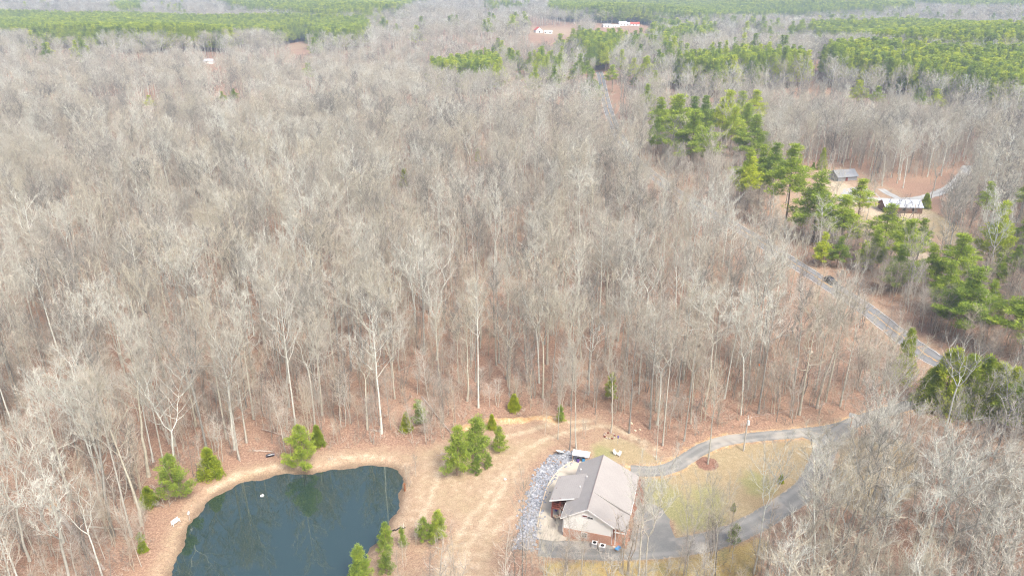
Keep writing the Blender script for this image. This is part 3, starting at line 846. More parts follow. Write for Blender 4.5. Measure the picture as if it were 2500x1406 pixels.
single(1790, 1245, 1228, C_, 1, "tiny dark conical shrub on the lawn inside the driveway loop", "shrub", "green_shrub")
single(1906, 1178, 1158, C_, 1, "tiny green shrub at the right edge of the lawn", "shrub", "green_shrub")
for (u, vb, vt, v, w, l) in [
  (2300, 1000, 855, 0, 1.0, "tall dark green cedar at the left end of the hedge row by the road"),
  (2342, 1005, 870, 0, .95, "second cedar from the left of the hedge row by the road"),
  (2382, 1005, 872, 0, .95, "middle cedar of the hedge row by the road"),
  (2418, 1012, 890, 0, 1.0, "fourth cedar of the hedge row, beside a taller middle one"),
  (2452, 1015, 900, 0, 1.0, "last cedar of the hedge row next to a yellow green pine"),
  (2262, 995, 900, 0, 1.0, "low spreading cedar in front of the hedge row by the driveway mouth"),
  (2200, 930, 805, 0, 1.0, "loose dark green cedar at the road edge behind bare branches")]:
    if u == 2200: w = .55
    single(u, vb, vt, C_, v, l, "cedar", "cedar_tree", "cedar hedge by the road", w * 1.65)
single(2492, 1060, 900, P_, 4, "yellow green pine at the right end of the cedar hedge row", "pine", "pine_tree", wide=.9)
def cluster(items, label, group):
    for (u, vb, vt, v, w) in items:
        single(u, vb, vt, P_, v, label, "pine", "pine_tree", group, w)
cluster([(1605,362,240,1,.9),(1655,385,235,0,1),(1640,345,240,2,1),(1690,352,238,0,.9),(1600,405,290,3,.8),(1712,365,236,1,.8)], "bright green tall pine in the clump right of the road, on its left side", "left clump of tall pines across the road")
single(1682, 415, 272, P_, 2, "full light green pine standing lowest in the clump across the road", "pine", "pine_tree", wide=1.05)
cluster([(1765,352,222,0,.9),(1800,345,225,1,.9),(1832,330,222,3,.9),(1780,385,262,0,.8),(1755,365,240,3,.8),(1815,370,255,1,.8)], "dark green tall pine in the second clump right of the road", "right clump of tall pines across the road")
single(1830, 425, 285, P_, 0, "stout green pine below the dark clump across the road", "pine", "pine_tree", wide=1.0)
cluster([(1815,500,365,2,.7),(1825,520,385,1,.7),(1850,500,358,0,.7),(1880,505,352,1,.8)], "yellow green tall pine of the row along the clearing left edge", "pines along the clearing left edge")
single(1915, 560, 355, P_, 1, "tallest dark pine beside the clearing with a long bare trunk", "pine", "pine_tree", wide=.85)
single(1985, 590, 425, P_, 2, "broad pale green pine in front of the sandy clearing", "pine", "pine_tree", wide=1.0)
single(2085, 560, 440, P_, 3, "layered green pine near the parking pad in the clearing", "pine", "pine_tree", wide=1.0)
single(2050, 600, 480, P_, 4, "dull olive pine right of the broad pale pine", "pine", "pine_tree", wide=1.0)
single(2150, 640, 500, P_, 1, "yellow green pine just left of the brown building", "pine", "pine_tree", wide=1.1)
single(2128, 655, 560, P_, 4, "low pine under the yellow green one near the brown building", "pine", "pine_tree", wide=.9)
single(2200, 690, 540, P_, 3, "open pine in front of the brown building", "pine", "pine_tree", wide=1.0)
single(2235, 650, 535, P_, 1, "small crowned pine right below the brown building", "pine", "pine_tree", wide=.8)
single(2312, 730, 572, P_, 3, "golden green pine right of the tall bare tree beyond the road", "pine", "pine_tree", wide=1.0)
single(2180, 715, 600, P_, 4, "green pine close behind the road verge under bare trees", "pine", "pine_tree", wide=.8)
for (u, vb, vt, v, w, l) in [(2005, 650, 570, 4, .8, "low bushy pine at the near edge of the clearing, left of two others"), (2042, 655, 580, 2, .8, "middle low bushy pine at the near edge of the clearing"),
  (2105, 660, 590, 4, .8, "right low bushy pine at the near edge of the clearing"), (2258, 720, 600, 2, .8, "bushy pine just left of the golden green one"),
  (2340, 690, 600, 4, .8, "pine right of the golden green one beyond the road"), (1870, 470, 372, 2, .7, "pine tucked behind the yellow green row at the clearing"), (1725, 405, 300, 4, .7, "pine between the left and the dark clump across the road")]:
    single(u, vb, vt, P_, v, l, "pine", "pine_tree", None, w)
single(2350, 830, 660, P_, 2, "big dense green pine above the road at the right", "pine", "pine_tree", wide=1.05)
single(2300, 770, 640, P_, 4, "shaded pine left of the big dense pine at the right", "pine", "pine_tree", wide=.8)
single(2408, 790, 690, P_, 2, "lower pine right of the big dense pine", "pine", "pine_tree", wide=.9)
single(2490, 880, 700, P_, 0, "bright yellow green pine cut by the right edge of the view", "pine", "pine_tree", wide=1.1)
single(2465, 700, 600, P_, 1, "mid green pine near the right edge above the bright one", "pine", "pine_tree", wide=.8)
single(2390, 560, 445, P_, 3, "small crowned pine at the far side of the right hand wood", "pine", "pine_tree", wide=.7)
single(2488, 540, 440, P_, 1, "green pine at the right edge beyond the gravel drive", "pine", "pine_tree", wide=1.0)
single(2490, 620, 535, P_, 2, "low spreading pine at the right edge beneath the far one", "pine", "pine_tree", wide=1.2)
single(2430, 700, 620, P_, 4, "pale young pine among bare trees right of the clearing", "pine", "pine_tree", wide=.8)
single(2258, 508, 475, C_, 1, "round green cedar at the right end of the brown building", "cedar", "cedar_tree", wide=1.2)
single(2005, 415, 362, C_, 0, "pale feathery cedar beyond the grey shed", "cedar", "cedar_tree")
single(1985, 415, 398, C_, 1, "little cedar left of the feathery one beyond the shed", "cedar", "cedar_tree")
for (u, vb, vt, v, l) in [
  (2087, 272, 197, 0, "lone pine in the brown wood beyond the clearing, darkest of three"), (2132, 280, 212, 3, "lone thin pine right of the darkest one in the far brown wood"),
  (2234, 285, 216, 3, "small pine below the big far green stand"), (2278, 285, 219, 0, "pine right of the small one below the big far green stand"),
  (754, 215, 155, 3, "thin pine standing alone in the far wood left of centre"), (575, 262, 217, 1, "right pine of a tiny far pair in the wood"),
  (547, 262, 224, 0, "left pine of a tiny far pair in the wood"), (369, 282, 234, 3, "lone thin pine in the wood at far left"),
  (1544, 200, 144, 2, "full pine right of the far road bend"), (1432, 205, 150, 3, "pine left of the far road bend"),
  (1268, 208, 176, 0, "tiny pine below the small green stand"), (1650, 215, 178, 2, "low wide pine right of the far road"), (1495, 225, 160, 3, "slim pine beside the far road"), (1548, 215, 182, 4, "low pine by the far road verge"),
  (1395, 215, 170, 1, "pine at the edge of the small far stand left of the road"), (1290, 190, 165, 3, "small far pine left of the road stand"), (2000, 180, 150, 3, "tiny dark pine at the left tip of the right stand")]:
    single(u, vb, vt, P_, v, l, "pine", "pine_tree", wide=1.0)
single(988, 455, 415, C_, 1, "single yellow green cedar in the middle of the brown wood", "cedar", "cedar_tree", wide=1.0)
single(1166, 395, 366, C_, 1, "tiny green cedar in the brown wood, farther than the yellow green one", "cedar", "cedar_tree", wide=.8)
# notable bare trees
B_ = BARE
for (u, vb, vt, v, w, l, le) in [
  (1728, 1132, 905, 2, .9, "bare tree rising from the round mulch bed beside the driveway", None),
  (2215, 725, 560, 3, 1.0, "tall pale forked bare tree in front of the brown building", None),
  (2016, 980, 690, 4, .9, "pale leaning bare tree with a blackened base near the road", (0, .05)),
  (552, 1070, 745, 5, .9, "pale straight bare tree just behind the pond bank, second from the left", None),
  (725, 1062, 720, 0, 1.0, "thick pale bare tree behind the large bright pond pine", None),
  (932, 1058, 745, 2, 1.0, "tall bare tree behind the right half of the pond with spreading limbs", None),
  (1168, 995, 700, 1, .9, "pale straight bare tree above the fallen trunks", None),
  (405, 1152, 800, 5, .9, "long pale bare trunk left of the broad pond pine", None),
  (321, 1310, 930, 1, .9, "leaning pale bare trunk beside the cut logs at lower left", None),
  (346, 1283, 930, 8, .9, "thinner bare trunk right of the leaning pale one at lower left", None),
  (1602, 1122, 980, 8, .6, "slim dead trunk beside the driveway behind the house", None),
  (1618, 1088, 760, 5, .9, "tall bare tree where the driveway meets the wood behind the house", None),
  (1670, 1076, 800, 1, .8, "curved pale bare tree above the driveway bend", (0, .06)),
  (1362, 1072, 905, 8, .6, "thin pale trunk above the rock slope behind the house", None),
  (1391, 1098, 850, 5, .7, "pale multi stemmed bare tree just above the rock slope", None),
  (1407, 1096, 840, 8, .7, "slim bare tree right beside the multi stemmed one above the rock slope", (0, .05)),
  (1536, 1057, 760, 1, .8, "bare tree at the pile of stones behind the house", None),
  (1492, 1054, 820, 8, .7, "narrow bare tree by the ring of dark stones", None)]:
    single(u, vb, vt, B_, v, l, "bare tree", "bare_tree", None, w, clear=2.2, lean=le)
for (u, vb, vt, v, w, l) in [
  (1568, 1500, 1130, 3, .75, "big pale forking bare tree whose limbs cross the house front"),
  (1672, 1430, 1190, 6, .65, "spreading bare tree whose crown stands over the lawn right of the house"),
  (1738, 1420, 1180, 4, .7, "dark stemmed bare tree before the driveway right of the house"),
  (1275, 1420, 1175, 2, .62, "bare tree in front of the rock slope left of the house"),
  (1840, 1400, 1090, 3, .8, "wide bare tree with clustered limbs over the driveway bend"),
  (1330, 1500, 1290, 6, .7, "low bushy bare tree at the bottom below the patio")]:
    single(u, vb, vt, B_, v, l, "bare tree", "bare_tree", None, w, clear=3)

# ---- the woods
def grid_points(y0, y1, sp_, seed):
    rg = np.random.default_rng(seed)
    xs, ys = [], []
    for y in np.arange(y0, y1, sp_):
        half = y * .74 + 45
        x = np.arange(-half, half, sp_)
        xs.append(x + rg.uniform(-.46, .46, len(x)) * sp_); ys.append(y + rg.uniform(-.46, .46, len(x)) * sp_)
    return np.concatenate(xs), np.concatenate(ys)

px = lambda pts: np.array(pts, float)
STANDS = [(px(q), pr) for q, pr in (
  ([(-40,30),(250,38),(500,45),(700,40),(890,48),(900,66),(870,84),(600,78),(400,80),(200,80),(-40,78)], .97),
  ([(530,2),(700,-4),(1115,-12),(1000,10),(900,26),(820,36),(600,22)], .8), ([(280,12),(340,8),(340,22),(290,26)], .7), ([(900,44),(860,20),(1000,10),(960,30)], .4),
  ([(1050,160),(1100,150),(1150,140),(1210,135),(1222,160),(1215,172),(1150,172),(1060,168)], .95),
  ([(1235,132),(1330,128),(1395,148),(1385,158),(1300,158),(1240,152)], .55),
  ([(1408,90),(1500,84),(1512,105),(1492,120),(1482,138),(1468,150),(1450,130),(1415,105)], .96),
  ([(1290,88),(1400,78),(1560,80),(1640,55),(1745,65),(1760,82),(1600,98),(1520,92),(1400,98),(1330,105)], .5),
  ([(1655,140),(1760,135),(1800,160),(1750,178),(1665,150)], .96), ([(1790,125),(1960,130),(1975,148),(1850,160),(1780,148)], .8),
  ([(1975,60),(2180,55),(2540,72),(2540,104),(2300,100),(2150,95),(1990,82)], .93),
  ([(2010,115),(2130,108),(2300,122),(2540,128),(2540,215),(2420,205),(2250,180),(2130,160),(2040,148)], .93),
  ([(1340,8),(1600,2),(2220,8),(2230,16),(1900,38),(1700,42),(1450,26),(1340,20)], .72), ([(2100,-12),(2540,2),(2540,14),(2300,13)], .8), ([(1540,60),(1640,50),(1640,62),(1560,78)], .5),
  ([(1180,0),(1290,5),(1280,20),(1200,15)], .5), ([(1660,36),(1960,58),(1960,66),(1700,52)], .15), ([(50,112),(280,108),(280,128),(60,130)], .25))]
ZONES = [(px([(1200,80),(1720,60),(1720,220),(1200,190)]), .06), (px([(1480,180),(1720,220),(1700,300),(1500,260)]), .03), (px([(900,50),(2500,0),(2500,130),(1200,120)]), .05), (px([(-50,-30),(900,-30),(900,120),(-50,120)]), .012), (px([(2270,560),(2540,480),(2540,900),(2380,880)]), .38)]
SEE_PX = [px(q) for q in ([(1290,62),(1395,66),(1420,84),(1345,95),(1290,88)], [(1445,62),(1572,58),(1600,74),(1450,76)], [(485,148),(530,144),(560,158),(500,162)], [(680,112),(740,102),(770,112),(720,130)],
   [(2150,484),(2262,484),(2262,530),(2150,526)], [(2028,424),(2100,424),(2150,450),(2100,500),(2025,455)], [(2270,460),(2345,425),(2350,455),(2290,490)], [(1464,180),(1492,180),(1496,290),(1472,290)], [(2236,850),(2300,850),(2300,900),(2236,880)])]
PART_PX = [(px([(1260,1080),(1560,1100),(1560,1240),(1420,1240),(1400,1335),(1250,1335)]), .97), (px([(1380,1210),(1570,1150),(1570,1340),(1380,1340)]), .93), (px([(1560,1140),(1760,1090),(1980,1080),(1900,1230),(1640,1300)]), .5),
           (px([(1700,1040),(2090,1000),(2090,1080),(1700,1110)]), .4), (px([(1990,675),(2110,740),(2270,845),(2300,880),(2240,890),(1990,710)]), .42), (px([(1640,460),(1800,550),(1990,670),(1970,690),(1620,480)]), .12), (px([(850,1300),(1220,1160),(1220,1440),(850,1440)]), .85), (px([(1975,590),(2130,590),(2230,545),(2330,610),(2250,690),(2120,640)]), .5), (px([(390,1290),(985,1150),(960,1440),(330,1440)]), .95)]

pts = [grid_points(60, 340, 6.4, 1) + (0,), grid_points(340, 850, 7.6, 2) + (1,), grid_points(850, 3000, 9.6, 3) + (2,)]
ex, ey = grid_points(340, 3000, 5.6, 8)
eu, ev = proj(ex, ey, terrain(ex, ey) + 20)
ein = np.zeros(len(ex), bool)
for q, p in STANDS:
    if p > .6: ein |= inside(q, eu, ev)
pts.append((ex[ein], ey[ein], 3))
ex, ey = grid_points(60, 128, 7.5, 12)
eq = (ex > 28) & ~inside(CLEAR, ex, ey); pts.append((ex[eq], ey[eq], 0))
TX = np.concatenate([p[0] for p in pts]); TY = np.concatenate([p[1] for p in pts]); TB = np.concatenate([np.full(len(p[0]), p[2]) for p in pts])
TZ = terrain(TX, TY)
rg = np.random.default_rng(21)
n = len(TX); U1, U2, U3, U4 = rg.random((4, n))
keep = rg.random(n) < .74 + .30 * np.sin(TX / 17 + np.sin(TY / 23) * 2.2) * np.sin(TY / 21 - TX / 33 + .7)
nearm = TY < 520
dR = np.full(n, 99.); dR[TY < 900] = seg_dist(ROAD, TX[TY < 900], TY[TY < 900])
keep |= (TB == 3)
keep &= ~((dR < 6.0) | ((dR < 9) & (U1 < .5)))
def kill(poly, margin, m=nearm):
    s = np.full(n, -99.); s[m] = sdf(poly, TX[m], TY[m]); return s > -margin
keep &= ~kill(CLEAR, 1.0); keep &= ~kill(POND, 4.0)
keep &= ~(kill(CLEAR2, -1.0) & (U2 < .82))
for d_, w_ in ((D1, 3.5), (D2, 4.5), (D4, 4.0), (D5, 3.0)):
    s = np.full(n, 99.); s[nearm] = seg_dist(d_, TX[nearm], TY[nearm]); keep &= s > w_
for q in FARCLEAR: keep &= ~inside(q, TX, TY)
for hx, hy, hr in HAND: keep &= np.hypot(TX - hx, TY - hy) > hr
cu, cv = proj(TX, TY, TZ + 20)
pr_ = np.zeros(n)
for q, p in ZONES: pr_ = np.where(inside(q, cu, cv), np.maximum(pr_, p), pr_)
for q, p in STANDS: pr_ = np.where(inside(q, cu, cv), np.maximum(pr_, p), pr_)
clump = .5 + .5 * np.sin(TX / 23 + np.sin(TY / 31) * 2) * np.sin(TY / 27 - TX / 41)
is_pine = (U3 < np.where(pr_ < .35, pr_ * (clump > .55) * 2.2, pr_)) | (TB == 3)
for hh in (2, 9, 16, 23):
    a, b_ = proj(TX, TY, TZ + hh)
    for q in SEE_PX: keep &= ~inside(q, a, b_)
for hh in (15, 21, 26):
    a, b_ = proj(TX, TY, TZ + hh)
    for q, p in PART_PX: keep &= ~(inside(q, a, b_) & (U2 * 7.77 % 1 < (p if hh != 15 else p)))
TH = np.where(is_pine, 20 + 5 * U4, 18 + 9.5 * U4 ** .8) * np.where(TB == 2, 1.0, 1.0)
TH = TH * np.where(is_pine & (TY > 420), 1.1, np.where(TY > 420, .86, 1.0))
PV = []                                   # keep the seen pines from being walled in by later trees
for (a, b_, c) in SHOW:
    pu, pv_ = proj(a, b_, tz(a, b_) + c * .75); pu2, pv2 = proj(a, b_, tz(a, b_) + c * .35)
    rad = F * 4.2 / (b_ * math.cos(PITCH) + H * math.sin(PITCH))
    for hh in (5, 10, 15, 20, 25):
        q1, q2 = proj(TX, TY, TZ + hh)
        keep &= ~((np.abs(q1 - pu) < rad * 1.2) & (q2 > pv_ - rad) & (q2 < pv2 + rad) & (TY < b_ + 3) & (TY > b_ - 110) & (U2 < .93))
TW = np.where(TB == 2, 1.6, np.where(TB == 1, 1.3, 1.08)) * (0.85 + .3 * U2)
TH = np.where((TY < 100) & (TX > -30) & (TX < 32), TH * .82, TH)
KIND = (rg.random(n) * len(BARE)).astype(int); PK = (rg.random(n) * 3).astype(int)
PK = np.where(PK == 2, 4, PK)
idx_all = np.where(keep)[0]
u0, v0 = proj(TX, TY, TZ); ut, vt_ = proj(TX, TY, TZ + TH)
inview = (np.minimum(u0, ut) < 2560) & (np.maximum(u0, ut) > -60) & (vt_ < 1396) & (v0 > 0)
bare_i = [i for i in idx_all if not is_pine[i]]; pine_i = [i for i in idx_all if is_pine[i]]
N_BARE, N_PINE = 272, 225
order = sorted([i for i in bare_i if inview[i]], key=lambda i: TY[i])[:N_BARE]
porder = sorted([i for i in pine_i if inview[i]], key=lambda i: TY[i])[:N_PINE]
lonely = set(order) | set(porder)

ZN = [("right of or below the driveway loop", lambda x, y: y < seg_y(x) and x > 18),
      ("between driveway and paved road", lambda x, y: x > 55),
      ("in the wood left of the pond", lambda x, y: x < -38),
      ("in the first rows behind pond and dirt slope", lambda x, y: True)]
def seg_y(x): return 118 if x > 60 else 104
for i in order:
    x, y = TX[i], TY[i]
    zn = next(z for z, f in ZN if f(x, y))
    look = BARE_LOOK[KIND[i]]
    lab = f"{look} grey bare tree {zn}"
    plant("bare_tree", BARE, KIND[i], x, y, TH[i], lab, "bare tree", f"{look} bare trees {zn}", TW[i], lean=(rnd.gauss(0, .03), rnd.gauss(0, .03)))
for i in porder:
    u = cu[i]
    zn = ("of the dark green stand filling the far right wood" if u > 1960 else "of the far green patches right of the road's vanishing end" if u > 1520 else
          "of the wedge of green where the far road ends" if u > 1400 else "of the small green stand left of the far road" if u > 1000 else "scattered in the far left wood")
    if cv[i] > 420 and u > 1900: zn = "among bare trees at the right side beyond the road"
    plant("pine_tree", PINE, PK[i], TX[i], TY[i], TH[i], f"green pine {zn}", "pine", f"pines {zn}", TW[i])

def parts_of(fam):
    out = []
    for h, mt, mc in fam:
        a = next(o for o in bpy.data.objects if o.type == 'MESH' and o.data == mt); b_ = next(o for o in bpy.data.objects if o.type == 'MESH' and o.data == mc)
        out.append((a, b_))
    return out
def bulk(name, fam, ids, kinds, label):
    ids = np.array(ids); k_ = kinds[ids]; hb = np.array([f[0] for f in fam])[k_]
    s = TH[ids] / hb; w = s * TW[ids]
    r2 = np.random.default_rng(9)
    rot = np.column_stack([r2.normal(0, .03, len(ids)), r2.normal(0, .03, len(ids)), r2.uniform(0, 6.28, len(ids))])
    zz = np.array([gz(TX[i], TY[i]) for i in ids]) - .1
    return scatter(name, parts_of(fam), np.column_stack([TX[ids], TY[ids], zz]), k_, np.column_stack([w, w, s]), rot, label)
rest = [i for i in bare_i if i not in lonely]
# every bare shape is owned by a visible tree
have = {o.data for o in bpy.data.objects if o.type == 'MESH'}
for vi, f in enumerate(BARE):
    assert f[1] in have
bulk("bare_woods", BARE, rest, KIND, "wide grey brown leafless wood stretching to the far hills")
prest = [i for i in pine_i if i not in lonely]
bulk("pine_woods", PINE, prest, PK, "far off green pine stands seen as solid bands")

# ---- saplings and brush under the trees
for (u, v, h, k_, l) in [(1018, 1165, 6.5, 1, "thin pale sapling at the right corner of the pond"), (1000, 1185, 5.5, 0, "second thin sapling beside the right corner of the pond"),
    (1012, 1330, 5.0, 2, "leafless bush below the pair of pines on the slope"), (985, 1385, 6.0, 3, "pale leafless thicket on the shore at the bottom"),
    (1072, 1352, 4.5, 3, "leafless thicket right of the shore thicket at the bottom"), (690, 1108, 7.5, 5, "little bare sapling left of the large bright pond pine"),
    (1040, 1085, 8.0, 6, "thin sapling left of the clump of pines on the dirt slope"), (1100, 1075, 4.0, 3, "short bare sapling behind the clump of pines"),
    (1330, 1062, 9.0, 4, "slim sapling on the verge of the dirt track behind the house"), (1425, 1068, 6.0, 0, "slim sapling behind the rock slope"),
    (1450, 1050, 5.0, 1, "slim sapling left of the ring of dark stones")]:
    x, y = unproj(u, v); plant("bare_sapling", SAP, k_, x, y, h, l, "sapling")
for j, (u, v, h, l) in enumerate([(905, 1078, 2.0, "small dark leafless bush on the bank behind the pond"), (822, 1085, 1.8, "leafless bush right of the large bright pond pine"), (700, 1118, 1.6, "low brown bush at the left foot of the large bright pond pine")]):
    x, y = unproj(u, v); plant("bare_shrub", BRUSH, j, x, y, h, l, "bush")
def under(fam, y0, y1, spc, seed, hmin, hmax, prob, name, label, edgeok):
    x, y = grid_points(y0, y1, spc, seed); r2 = np.random.default_rng(seed + 5); m = len(x)
    cl = .5 + .5 * np.sin(x / 6.1 + np.sin(y / 7.7) * 2.1) * np.sin(y / 6.9 - x / 11)
    k2 = r2.random(m) < prob * (.45 + 1.1 * cl)
    k2 &= seg_dist(ROAD, x, y) > 5.2
    c = np.full(m, -99.); w = y < 200
    c[w] = sdf(CLEAR, x[w], y[w])
    k2 &= (c < edgeok); c[w] = sdf(POND, x[w], y[w]); k2 &= c < -4
    k2 &= ~(inside(CLEAR2, x, y) & (r2.random(m) < .96))
    for d_ in (D1, D2, D4): k2 &= seg_dist(d_, x, y) > 3.2
    for hh in (.5, 4):
        a, b_ = proj(x, y, hh)
        for q in SEE_PX[-5:]: k2 &= ~inside(q, a, b_)
    x, y = x[k2], y[k2]; m = len(x)
    ki = (r2.random(m) * len(fam)).astype(int); hb = np.array([f[0] for f in fam])[ki]
    s = r2.uniform(hmin, hmax, m) / hb
    zz = np.array([gz(a, b_) for a, b_ in zip(x, y)]) - .05
    scatter(name, parts_of(fam), np.column_stack([x, y, zz]), ki, np.column_stack([s, s, s]), np.column_stack([np.zeros(m), np.zeros(m), r2.uniform(0, 6.28, m)]), label)
under(SAP, 58, 520, 2.8, 31, 4.0, 16.0, .62, "sapling_undergrowth", "thin leafless saplings growing under the taller trees", .6)
under(BRUSH, 58, 330, 2.3, 37, .9, 2.6, .55, "brush_undergrowth", "low tangled leafless brush over the leaf litter", 1.2)

# ------------------------------------------------------------------ the house
hx, hy = unproj(1375.2, 1308.5)
house = empty("house", hx, hy, 0, R(-16), "grey roofed house with white gable and brick base beside the driveway", "house")
W2, RX, EV, RZ, Ln = 8.2, 4.0, 4.2, 7.0, 15.2
b = MB(); b.box(-.04, W2 + .04, -.04, Ln, -.3, 1.9)
b.box(W2 + .04, 10.3, 4.6, Ln, -.3, 3.3)
brick = b.build("brick_wall", M['brick'], house)
b = MB(); b.prism([(0, 0, 1.9), (W2, 0, 1.9), (W2, 0, EV), (RX, 0, RZ - .35), (0, 0, EV)], (0, Ln - .1, 0))
b.build("siding_wall", M['siding'], house)
def plane_roof(x0, z0, x1, z1, y0, y1, th=.16):
    q = MB(); q.slab([(x0, y0, z0), (x1, y0, z1), (x1, y1, z1), (x0, y1, z0)][::1], th); return q
b = MB()
for (x0, z0, x1, z1, y0, y1) in [(-.45, EV + .05, RX, RZ, -.45, Ln + .45), (RX, RZ, 10.75, 3.55, 4.45, Ln + .4), (RX, RZ - .004, 8.7, EV - .02, -.45, 4.45)]:
    b.slab([(x0, y0, z0), (x1, y0, z1), (x1, y1, z1), (x0, y1, z0)], .17)
b.prism([(RX + .2, 4.47, RZ - .3), (8.7, 4.47, EV - .15), (10.6, 4.47, 3.3), (10.6, 4.47, 3.5), (8.7, 4.47, 4.45)], (0, .12, 0))
roof = b.build("roof", M['shingle'], house)
b = MB(); b.tube([(RX, -.45, RZ + .01), (RX, Ln + .42, RZ + .01)], .09, 5); b.build("ridge_cap", mat("ridge_shingle", (.22, .19, .185), .9), roof)
b = MB(); b.slab([(-3.4, 3.75, 4.0), (1.9, 3.75, 5.68), (1.9, 10.95, 5.68), (-3.4, 10.95, 4.0)], .2); wing = b.build("wing_roof", M['shingle'], house)
b = MB(); b.slab([(-3.42, 3.70, 4.02), (1.0, 3.70, 5.42), (1.0, 3.74, 5.42), (-3.42, 3.74, 4.02)], .24); b.build("fascia", M['white'], wing)
b = MB(); b.slab([(8.66, -.2, EV - .06), (10.75, -.2, 3.35), (10.75, 4.42, 3.35), (8.66, 4.42, EV - .06)], .14); pr = b.build("porch_roof", M['shingle'], house)
b = MB(); b.box(8.7, 10.7, -.26, -.21, 3.05, 3.3); b.build("fascia", M['white'], pr)
b = MB()
b.prism([(-.5, -.49, EV - .02), (RX, -.49, RZ - .03), (RX, -.49, RZ - .26), (-.5, -.49, EV - .25)], (0, .04, 0))
b.prism([(RX, -.49, RZ - .03), (8.75, -.49, EV - .08), (8.75, -.49, EV - .31), (RX, -.49, RZ - .26)], (0, .04, 0))
b.build("rake_trim", M['white'], house)
b = MB(); b.box(-.52, -.44, -.45, 3.7, EV - .2, EV + .0); b.box(10.76, 10.82, 4.5, Ln + .4, 3.3, 3.5); b.build("gutter", M['white'], house)
b = MB(); b.tube([(-.1, -.1, 1.0), (-.1, -.1, EV - .2)], .05, 6); b.tube([(8.35, -.12, .4), (8.35, -.12, EV - .3)], .05, 6); b.build("downspout", M['white'], house)
for (x0, x1, z0, z1, mm) in [(3.2, 3.95, 5.05, 5.32, 'maroon'), (4.05, 4.45, 4.86, 5.20, 'glass'), (4.5, 4.95, 4.82, 5.12, 'glass'), (3.2, 4.05, .75, 1.65, 'glass')]:
    b = MB(); b.box(x0 - .09, x1 + .09, -.09, -.045, z0 - .09, z1 + .09); fr = b.build("window", M['white'], house)
    b = MB(); b.box(x0, x1, -.105, -.092, z0, z1); b.build("pane", M[mm], fr)
    if z1 < 2:
        b = MB(); b.box(x0, x1, -.125, -.108, 1.17, 1.22); b.box(3.6, 3.65, -.125, -.108, z0, z1); b.build("muntin", M['white'], fr)
# walkout porch under the wing
b = MB(); b.box(-3.1, -.06, 4.0, 10.6, 2.1, 2.35); b.build("deck", M['maroon'], house)
for (x, y) in [(-3.0, 4.15), (-3.0, 7.3), (-3.0, 10.4), (-1.6, 4.15)]:
    b = MB(); b.box(x - .11, x + .11, y - .11, y + .11, -.05, 2.1); b.box(x - .07, x + .07, y - .07, y + .07, 2.35, 4.05 + (x + 3.4) * .31); b.build("post", M['maroon'], house)
b = MB()
for z_ in (2.75, 3.2): b.box(-3.05, -.1, 4.1, 4.16, z_, z_ + .08); b.box(-3.05, -2.99, 4.2, 10.4, z_, z_ + .08)
for x in np.arange(-2.8, -.2, .3): b.box(x, x + .04, 4.11, 4.15, 2.36, 3.2)
b.build("railing", M['maroon'], house)
for y in (5.2, 8.2):
    b = MB(); b.box(-.1, -.05, y, y + 1.3, .1, 1.8); b.build("door", M['glass'], house)
for (x, y) in [(8.9, .0), (10.5, .0), (10.5, 4.2)]:
    b = MB(); b.box(x - .07, x + .07, y - .07, y + .07, .3, 3.3 + (10.75 - x) * .25); b.build("porch_post", M['white'], house)
b = MB(); b.box(8.25, 10.9, -.1, 4.55, -.2, .32); b.box(8.6, 9.9, -.5, -.11, -.2, .16); b.build("porch_floor", M['brick'], house)
b = MB(); b.box(8.25, 8.30, 1.2, 2.2, .35, 2.4); b.build("front_door", M['maroon'], house)
for y in (6.0, 9.0, 12.4):
    b = MB(); b.box(10.31, 10.36, y, y + 1.4, 1.1, 2.4); w_ = b.build("window", M['white'], house)
    b = MB(); b.box(10.37, 10.38, y + .1, y + 1.3, 1.2, 2.3); b.build("pane", M['glass'], w_)
for (x, y) in [(1.4, 6.8), (2.1, 9.4), (.4, 12.6)]:
    z_ = EV + (x + .45) * .63; b = MB(); b.tube([(x, y, z_ - .1), (x, y, z_ + .45)], .07, 7); b.tube([(x, y, z_ + .4), (x, y, z_ + .5)], .12, 7); b.build("vent_pipe", M['white'], house)
def hp(x, y, z=0.0):
    c, s = math.cos(R(-16)), math.sin(R(-16)); return hx + c * x - s * y, hy + s * x + c * y
def thing_at(name, x, y, label, cat, rz=0.0, z=None, group=None):
    return empty(name, x, y, gz(x, y) if z is None else z, rz, label, cat, group)
for i_, (lx, ly, l) in enumerate([(5.6, -1.0, "left pale square air conditioner against the brick wall below the gable"), (7.0, -1.35, "right larger air conditioner against the brick wall below the gable")]):
    x, y = hp(lx, ly); t = thing_at("air_conditioner", x, y, l, "air conditioner", R(-16), group="air conditioners by the brick wall")
    w = .42 + .06 * i_
    b = MB(); b.box(-w, w, -w, w, .06, .85); b.build("cabinet", M['grey'], t)
    b = MB(); b.box(-w - .03, w + .03, -w - .03, w + .03, .855, .9); tp = b.build("top", M['white'], t)
    b = MB(); b.tube([(0, 0, .905), (0, 0, .93)], .3, 14); b.build("fan_grille", M['dark'], tp)
    b = MB(); b.box(-w - .1, w + .1, -w - .1, w + .1, -.05, .055); b.build("pad", M['concrete'], t)
x, y = hp(9.6, -1.1); t = thing_at("wheelbarrow", x, y, "blue wheelbarrow by the porch steps", "wheelbarrow", .7)
b = MB(); b.add([(-.5, -.32, .75), (.55, -.38, .8), (.55, .38, .8), (-.5, .32, .75), (-.25, -.18, .35), (.3, -.2, .35), (.3, .2, .35), (-.25, .18, .35)], [(7,6,5,4),(0,1,5,4),(1,2,6,5),(2,3,7,6),(3,0,4,7)]); b.build("tray", M['blue'], t)
